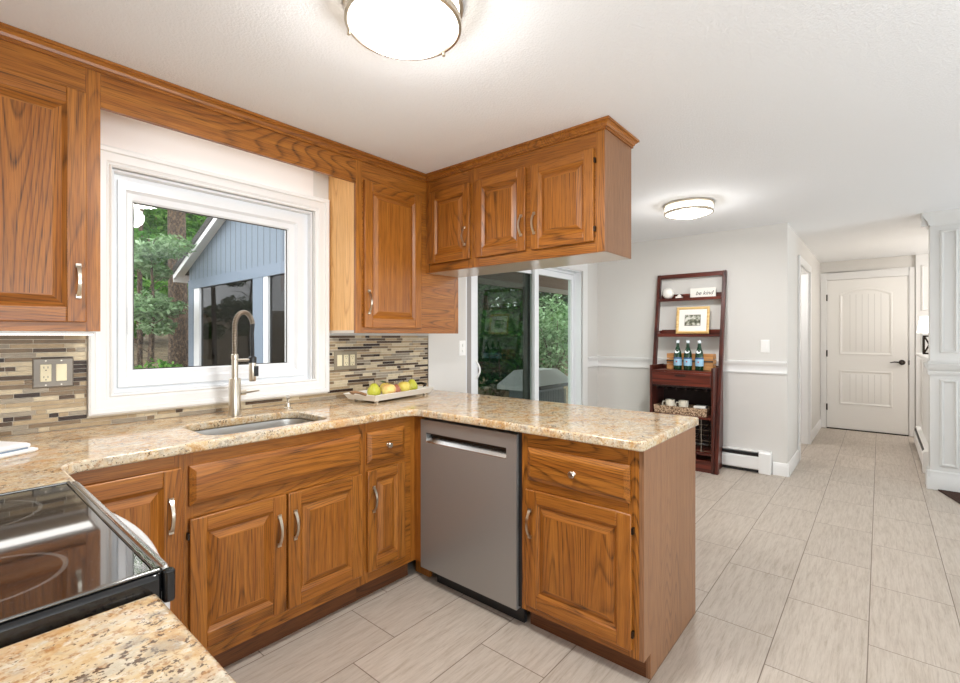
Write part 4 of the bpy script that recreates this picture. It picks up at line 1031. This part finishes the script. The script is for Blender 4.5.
mug(1.615, 'cream mug in the woven basket with its handle to the left', 1); mug(1.485, 'cream mug in the woven basket beside the other, standing in the middle', 1)
c = tag(MB().box(-.06, .04, -.055, .055, .001, .082).build('napkin_stack', 'ceramic_white', loc=(4.93, 1.335, ZS+.0125), bevel=.006), 'white folded napkin stack at the right end of the woven basket', 'napkins')

# baseboard heaters
def heater(x, y, L, rz, label, grille_from=0.0):
    c = thing('baseboard_heater', label, 'heater', (x, y, 0), rz)
    # local x along wall, wall at y=0, front at -y
    m = MB(); m.prism_x([(-.002, .03), (-.052, .03), (-.062, .04), (-.062, .14), (-.05, .15), (-.05, .155), (-.012, .155), (-.012, .18), (-.04, .19), (-.046, .196), (-.044, .202), (-.002, .206)], 0, L-.1)
    m.build('cover', 'heater', c, smooth=20)
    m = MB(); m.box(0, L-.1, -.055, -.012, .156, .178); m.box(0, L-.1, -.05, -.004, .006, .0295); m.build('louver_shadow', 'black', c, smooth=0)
    m = MB(); m.prism_x([(-.002, .002), (-.066, .002), (-.066, .19), (-.05, .21), (-.002, .21)], L-.1, L); m.build('end_cap', 'heater', c, bevel=.003)
    return c
heater(XD, 2.46, 1.688, -PI/2, 'white baseboard heater along the grey dining wall behind the ladder shelf')
# hall heater: wall at y=-.375, facing +y
c = heater(7.77, -.374, 1.67, PI, 'white baseboard heater at the foot of the ledge wall in the hall')
# lamp on the ledge
c = thing('table_lamp', 'small lamp with dark X-frame base and glowing shade on the white ledge', 'lamp', (6.9, -.40, 1.10))
m = MB()
for y in (-.045, .045):
    for x in (-.045, .045): m.box(x-.008, x+.008, y-.008, y+.008, 0, .2)
for z in (0, .184): m.box(-.053, .053, -.053, .053, z, z+.016)
for x in (-.045, .045):
    m.tube([(x, -.04, .015), (x, .04, .19)], .006, 6); m.tube([(x, .04, .015), (x, -.04, .19)], .006, 6)
m.build('base', 'bronze', c, smooth=0)
MB().tube([(0, 0, .2), (0, 0, .26)], .008, 8).build('stem', 'bronze', c)
MB().lathe([(.1, .225), (.075, .40)], n=28, c0=False, c1=False).build('shade', 'shade_glow', c)
l = bpy.data.lights.new('table_lamp_bulb', 'POINT'); l.energy = 6; l.shadow_soft_size = .05; l.color = (1, .88, .72)
o = bpy.data.objects.new('table_lamp_bulb', l); COL.objects.link(o); o.parent = c; o.location = (0, 0, .42)
# rug at the right edge
o = tag(MB().prism([(5.50, -.37), (4.95, -.53), (4.6, -1.75), (5.49, -1.55)], .001, .012).build('rug', 'rug', bevel=.003), 'dark brown rug lying beside the white panelled column', 'rug')

# ------------------------------------------------------------------ outdoors
def gz(x, y): return -.45 + max(0, y-6)*.115 + max(0, x-7)*.06
def ground():
    m = MB(); n = 40; X0, X1, Y0_, Y1_ = -14, 40, 2.75, 40; vs = []; fs = []
    rng = random.Random(5)
    for j in range(n+1):
        for i in range(n+1):
            x = X0 + (X1-X0)*i/n; y = Y0_ + (Y1_-Y0_)*j/n
            vs.append((x, y, gz(x, y) + rng.uniform(-.05, .05)))
    for j in range(n):
        for i in range(n): a = j*(n+1)+i; fs.append((a, a+1, a+n+2, a+n+1))
    m.add(vs, fs); struct(m.build('ground', 'ground', smooth=80))
ground()
def leaf_cloud(m, rng, n, blobs, size):
    for k in range(n):
        cx, cy, cz, rx, ry, rz = rng.choice(blobs)
        while True:
            p = Vector((rng.uniform(-1, 1), rng.uniform(-1, 1), rng.uniform(-1, 1)))
            if .3 < p.length <= 1: break
        c = Vector((cx + p.x*rx, cy + p.y*ry, cz + p.z*rz))
        s = size*rng.uniform(.6, 1.3)
        R = Euler((rng.uniform(-1.0, 1.0), rng.uniform(-.9, .9), rng.uniform(0, 2*PI))).to_matrix()
        q = [Vector((-s, 0, 0)), Vector((-.2*s, -.42*s, .06*s)), Vector((s, 0, 0)), Vector((-.2*s, .42*s, .06*s))]
        m.add([c + R @ v for v in q], [(0, 1, 2, 3)])
def make_tree(label, x, y, h, r, leafmat, n=2600, size=.13, crown=(1.8, 2.6), seed=1, lean=0, low=None, top=None, group='woodland trees behind the house', blobs=9):
    rng = random.Random(seed); z = gz(x, y)-.1
    c = thing('tree', label, 'tree', (x, y, z), 0, group)
    m = MB(); P = []; R = []
    for i in range(11):
        u = i/10; P.append((lean*u*h + .06*math.sin(5*u+seed), .06*math.cos(4*u+seed), h*u)); R.append(r*(1.25 if i == 0 else 1) * (1-.55*u))
    m.tube(P, R, 14)
    for k in range(7):
        u = rng.uniform(.35, .95); a = rng.uniform(0, 2*PI); L = rng.uniform(.6, 1.0)*crown[0]
        b = Vector((lean*u*h, 0, h*u)); e = b + Vector((math.cos(a)*L, math.sin(a)*L, L*.35))
        m.tube([b, b.lerp(e, .5) + Vector((0, 0, .08)), e], [r*.28, r*.18, r*.06], 7)
    m.build('trunk', 'bark', c)
    m = MB(); bl = []
    z0, z1 = (low if low is not None else h*.35), (top or h*1.02)
    for k in range(blobs):
        a = rng.uniform(0, 2*PI); d = rng.uniform(0, crown[0])*.75; s_ = rng.uniform(.45, .75)*crown[0]*.75
        bl.append((lean*h*.7 + math.cos(a)*d, math.sin(a)*d, rng.uniform(z0, z1), s_, s_, s_*.6))
    leaf_cloud(m, rng, n, bl, size); m.build('foliage', leafmat, c, smooth=0)
    return c
def make_shrub(label, x, y, rad, hgt, leafmat, n=1400, size=.07, seed=1, group='shrubs in the yard', z=None):
    rng = random.Random(seed)
    c = thing('shrub', label, 'shrub', (x, y, (gz(x, y)-.05) if z is None else z), 0, group)
    m = MB()
    for k in range(5):
        a = 2*PI*k/5; m.tube([(0, 0, 0), (math.cos(a)*rad*.3, math.sin(a)*rad*.3, hgt*.4), (math.cos(a)*rad*.6, math.sin(a)*rad*.6, hgt*.8)], [.03, .02, .008], 6)
    m.build('stems', 'bark', c)
    m = MB(); bl = [(math.cos(a)*rad*.5*rng.random(), math.sin(a)*rad*.5*rng.random(), hgt*rng.uniform(.35, .8), rad*.6, rad*.6, hgt*.35) for a in [rng.uniform(0, 2*PI) for _ in range(6)]]
    leaf_cloud(m, rng, n, bl, size); m.build('foliage', leafmat, c, smooth=0)
def at(u, Y):   # ground position that shows at image column u at depth Y
    r = (u-480)/F_PX; dx = math.cos(YAW) + r*math.sin(YAW); dy = math.sin(YAW) - r*math.cos(YAW)
    return dx/dy*Y
G_T = 'woodland trees behind the house'
make_tree('thick rough-barked tree trunk standing just left of the blue-grey wing', at(179, 12.2), 12.2, 13, .21, 'leaf_mid', 1800, .16, (2.6, 3), 3, 0, low=8)
make_tree('slim dark tree at the left edge of the kitchen window view', at(143, 11), 11, 9, .05, 'leaf_mid', 2600, .085, (.9, 3), 4, 0, low=1.2, top=5)
make_tree('pale-leaved young tree growing in front of the thick trunk', at(150, 9.6), 9.6, 3.1, .035, 'leaf_pale', 2600, .062, (.62, 2), 5, 0, low=1.6)
make_tree('green tree between the left edge of the window and the thick trunk', at(152, 15), 15, 10, .07, 'leaf_mid', 6500, .10, (1.7, 3), 6, 0, low=1.4, top=6.5, blobs=16)
for k, (u, Y, s) in enumerate(((136, 19, 11), (158, 25, 13), (184, 20, 12), (208, 29, 14))):
    make_tree('tall woodland tree in the forest seen through the kitchen window', at(u, Y), Y, s, .13, 'leaf_dark' if k % 2 else 'leaf_mid', 7500, .19, (2.8, 3), 20+k, 0, low=1.0, top=8.5, blobs=24)
make_shrub('bright green low shrub at the bottom left of the window view', at(143, 8.2), 8.2, .7, 1.2, 'leaf_mid', 1900, .06, 2)
make_shrub('small green shrub at the foot of the thick tree trunk', at(170, 11.2), 11.2, .5, .6, 'leaf_mid', 700, .07, 3)
# seen through the sliding door
for k, (u, Y, s) in enumerate(((484, 10.5, 9), (520, 13, 10), (556, 11, 9), (588, 14, 10))):
    make_tree('leafy green tree beyond the deck seen through the sliding glass door', at(u, Y), Y, s, .14, 'leaf_dark' if k % 2 == 0 else 'leaf_mid', 9000, .15, (2.5, 3), 40+k, 0, low=.3, top=6, blobs=24)
make_shrub('bright pale-green bush lit behind the grill, seen through the right glass', at(556, 7.6), 7.6, 1.0, 2.3, 'leaf_pale', 1700, .09, 7)
make_shrub('dark green hedge bush behind the grill at the left glass', at(500, 7.0), 7.0, 1.4, 1.9, 'leaf_dark', 2600, .09, 8)
make_shrub('dark green bush behind the grill at the right glass', at(575, 8.6), 8.6, 1.6, 2.0, 'leaf_mid', 2600, .09, 9)

# neighbouring wing of the house
bx = 3.4
c = thing('building_wing', 'blue-grey gabled wing of the house with white rake trim and large dark screens', 'building', (bx, 0, 0))
yA, yB, ze = 5.0, 10.32, 2.63; yM = (yA + yB)/2; SL = .405; ridge = ze + (yB-yM)*SL
m = MB(); m.prism_x([(yA, 2.37), (yB, 2.37), (yB, ze), (yM, ridge), (yA, ze)], 0, .1); m.build('gable_wall', 'blue_siding', c, smooth=0)
m = MB(); m.box(-.02, .1, yA, yB, 2.2, 2.37); m.box(-.01, .1, yA, yB, -.6, .5)
m.build('header_trim', 'blue_trim', c, smooth=0)
for y0, y1 in ((10.07, 10.32), (7.22, 7.55), (5.0, 5.2)): MB().box(-.015, .1, y0, y1, .5, 2.2).build('post', 'blue_trim', c, smooth=0)
m = MB()
for y0, y1 in ((9.79, 10.069), (7.07, 7.219)): m.box(-.005, .06, y0, y1, .5, 2.2)
m.build('screen_stile', 'vinyl', c, smooth=0)
for y0, y1 in ((7.551, 9.789), (5.201, 7.069)): MB().box(.03, .036, y0, y1, .5, 2.2).build('screen_pane', 'glass_dark', c, smooth=0)
m = MB(); m.box(.1, 2.4, yB-.1, yB, -.6, ze); m.box(2.3, 2.4, yA, yB-.1, -.6, .9); m.box(2.3, 2.4, yA, yB-.1, 2.2, ze); m.box(.1, 2.4, yA, yA+.1, -.6, ze)
m.build('porch_wall', 'porch_wood', c, smooth=0)
MB().box(.1, 2.3, yA+.1, yB-.1, 2.4, 2.46).build('porch_ceiling', 'porch_wood', c, smooth=0)
m = MB(); ov = .15
for s_ in (1, -1):
    e = yM + s_*((yB-yM)+.3); zE = ridge - ((yB-yM)+.3)*SL
    m.prism_x([(yM, ridge+.0), (e, zE), (e, zE+.13), (yM, ridge+.13)], -ov-.045, 2.42)
m.build('roof', 'shingle', c, smooth=0)
m = MB()
for s_ in (1, -1):
    e = yM + s_*((yB-yM)+.32); zE = ridge - ((yB-yM)+.32)*SL
    m.prism_x([(yM, ridge-.1), (e, zE-.1), (e, zE+.1), (yM, ridge+.1)], -ov-.03, -ov)
    m.prism_x([(yM, ridge-.03), (e, zE-.03), (e, zE-.005), (yM, ridge-.005)], -ov, 0)
    m.box(-ov-.02, .1, e-.02, e+.02, zE-.14, zE+.14)
m.build('rake_trim', 'white', c, smooth=0)
# porch roof over the deck, deck
c = thing('porch_roof', 'dark wooden porch roof with a lighter beam above the deck', 'porch roof', (0, 0, 0))
MB().box(3.0, 12, 2.76, 4.7, 2.42, 2.5).build('soffit', 'soffit', c, smooth=0); MB().box(3.0, 12, 4.55, 4.7, 2.10, 2.42).build('beam', 'soffit', c, smooth=0)
MB().box(3.0, 12, 4.53, 4.549, 2.08, 2.16).build('beam_trim', 'beam', c, smooth=0)
MB().box(11.8, 12, 4.5, 4.7, -.3, 2.14).build('porch_post', 'beam', c, smooth=0); MB().box(3.0, 3.12, 4.55, 4.7, -.5, 2.14).build('porch_post', 'beam', c, smooth=0)
tag(MB().box(2.6, 12, 2.76, 4.8, -.34, -.25).build('deck', 'deck', smooth=0), 'weathered wooden deck outside the sliding glass door', 'deck')
c = thing('grill', 'grey covered barbecue grill standing on the deck behind the glass door', 'grill', (6.0, 3.95, -.25))
def rr(x0, x1, y0, y1, z): return [(x, y, z) for x, y in rrect(x0, x1, y0, y1, .05, 3)]
MB().loft([rr(-.62, .62, -.3, .3, .78), rr(-.62, .62, -.3, .3, .84), rr(-.40, .36, -.16, .16, 1.04)]).build('lid_cover', 'grill_cover', c)
m = MB(); n_ = 28
ring = []
for x, y in rrect(-.42, .42, -.25, .25, .08, 5): ring.append((x, y))
m.loft([[(x, y, z) for x, y in ring] for z in (.02, .77)])
for k in range(18):
    x = -.4 + .8*k/17; m.box(x-.008, x+.008, -.262, -.25, .05, .74)
m.build('body', 'grill_body', c)
MB().box(-.45, .78, -.36, -.315, .79, .84).build('handle_bar', 'black', c, bevel=.01)
for x in (-.35, .35): MB().box(x-.03, x+.03, -.2, .2, 0, .02).build('foot', 'black', c, smooth=0)
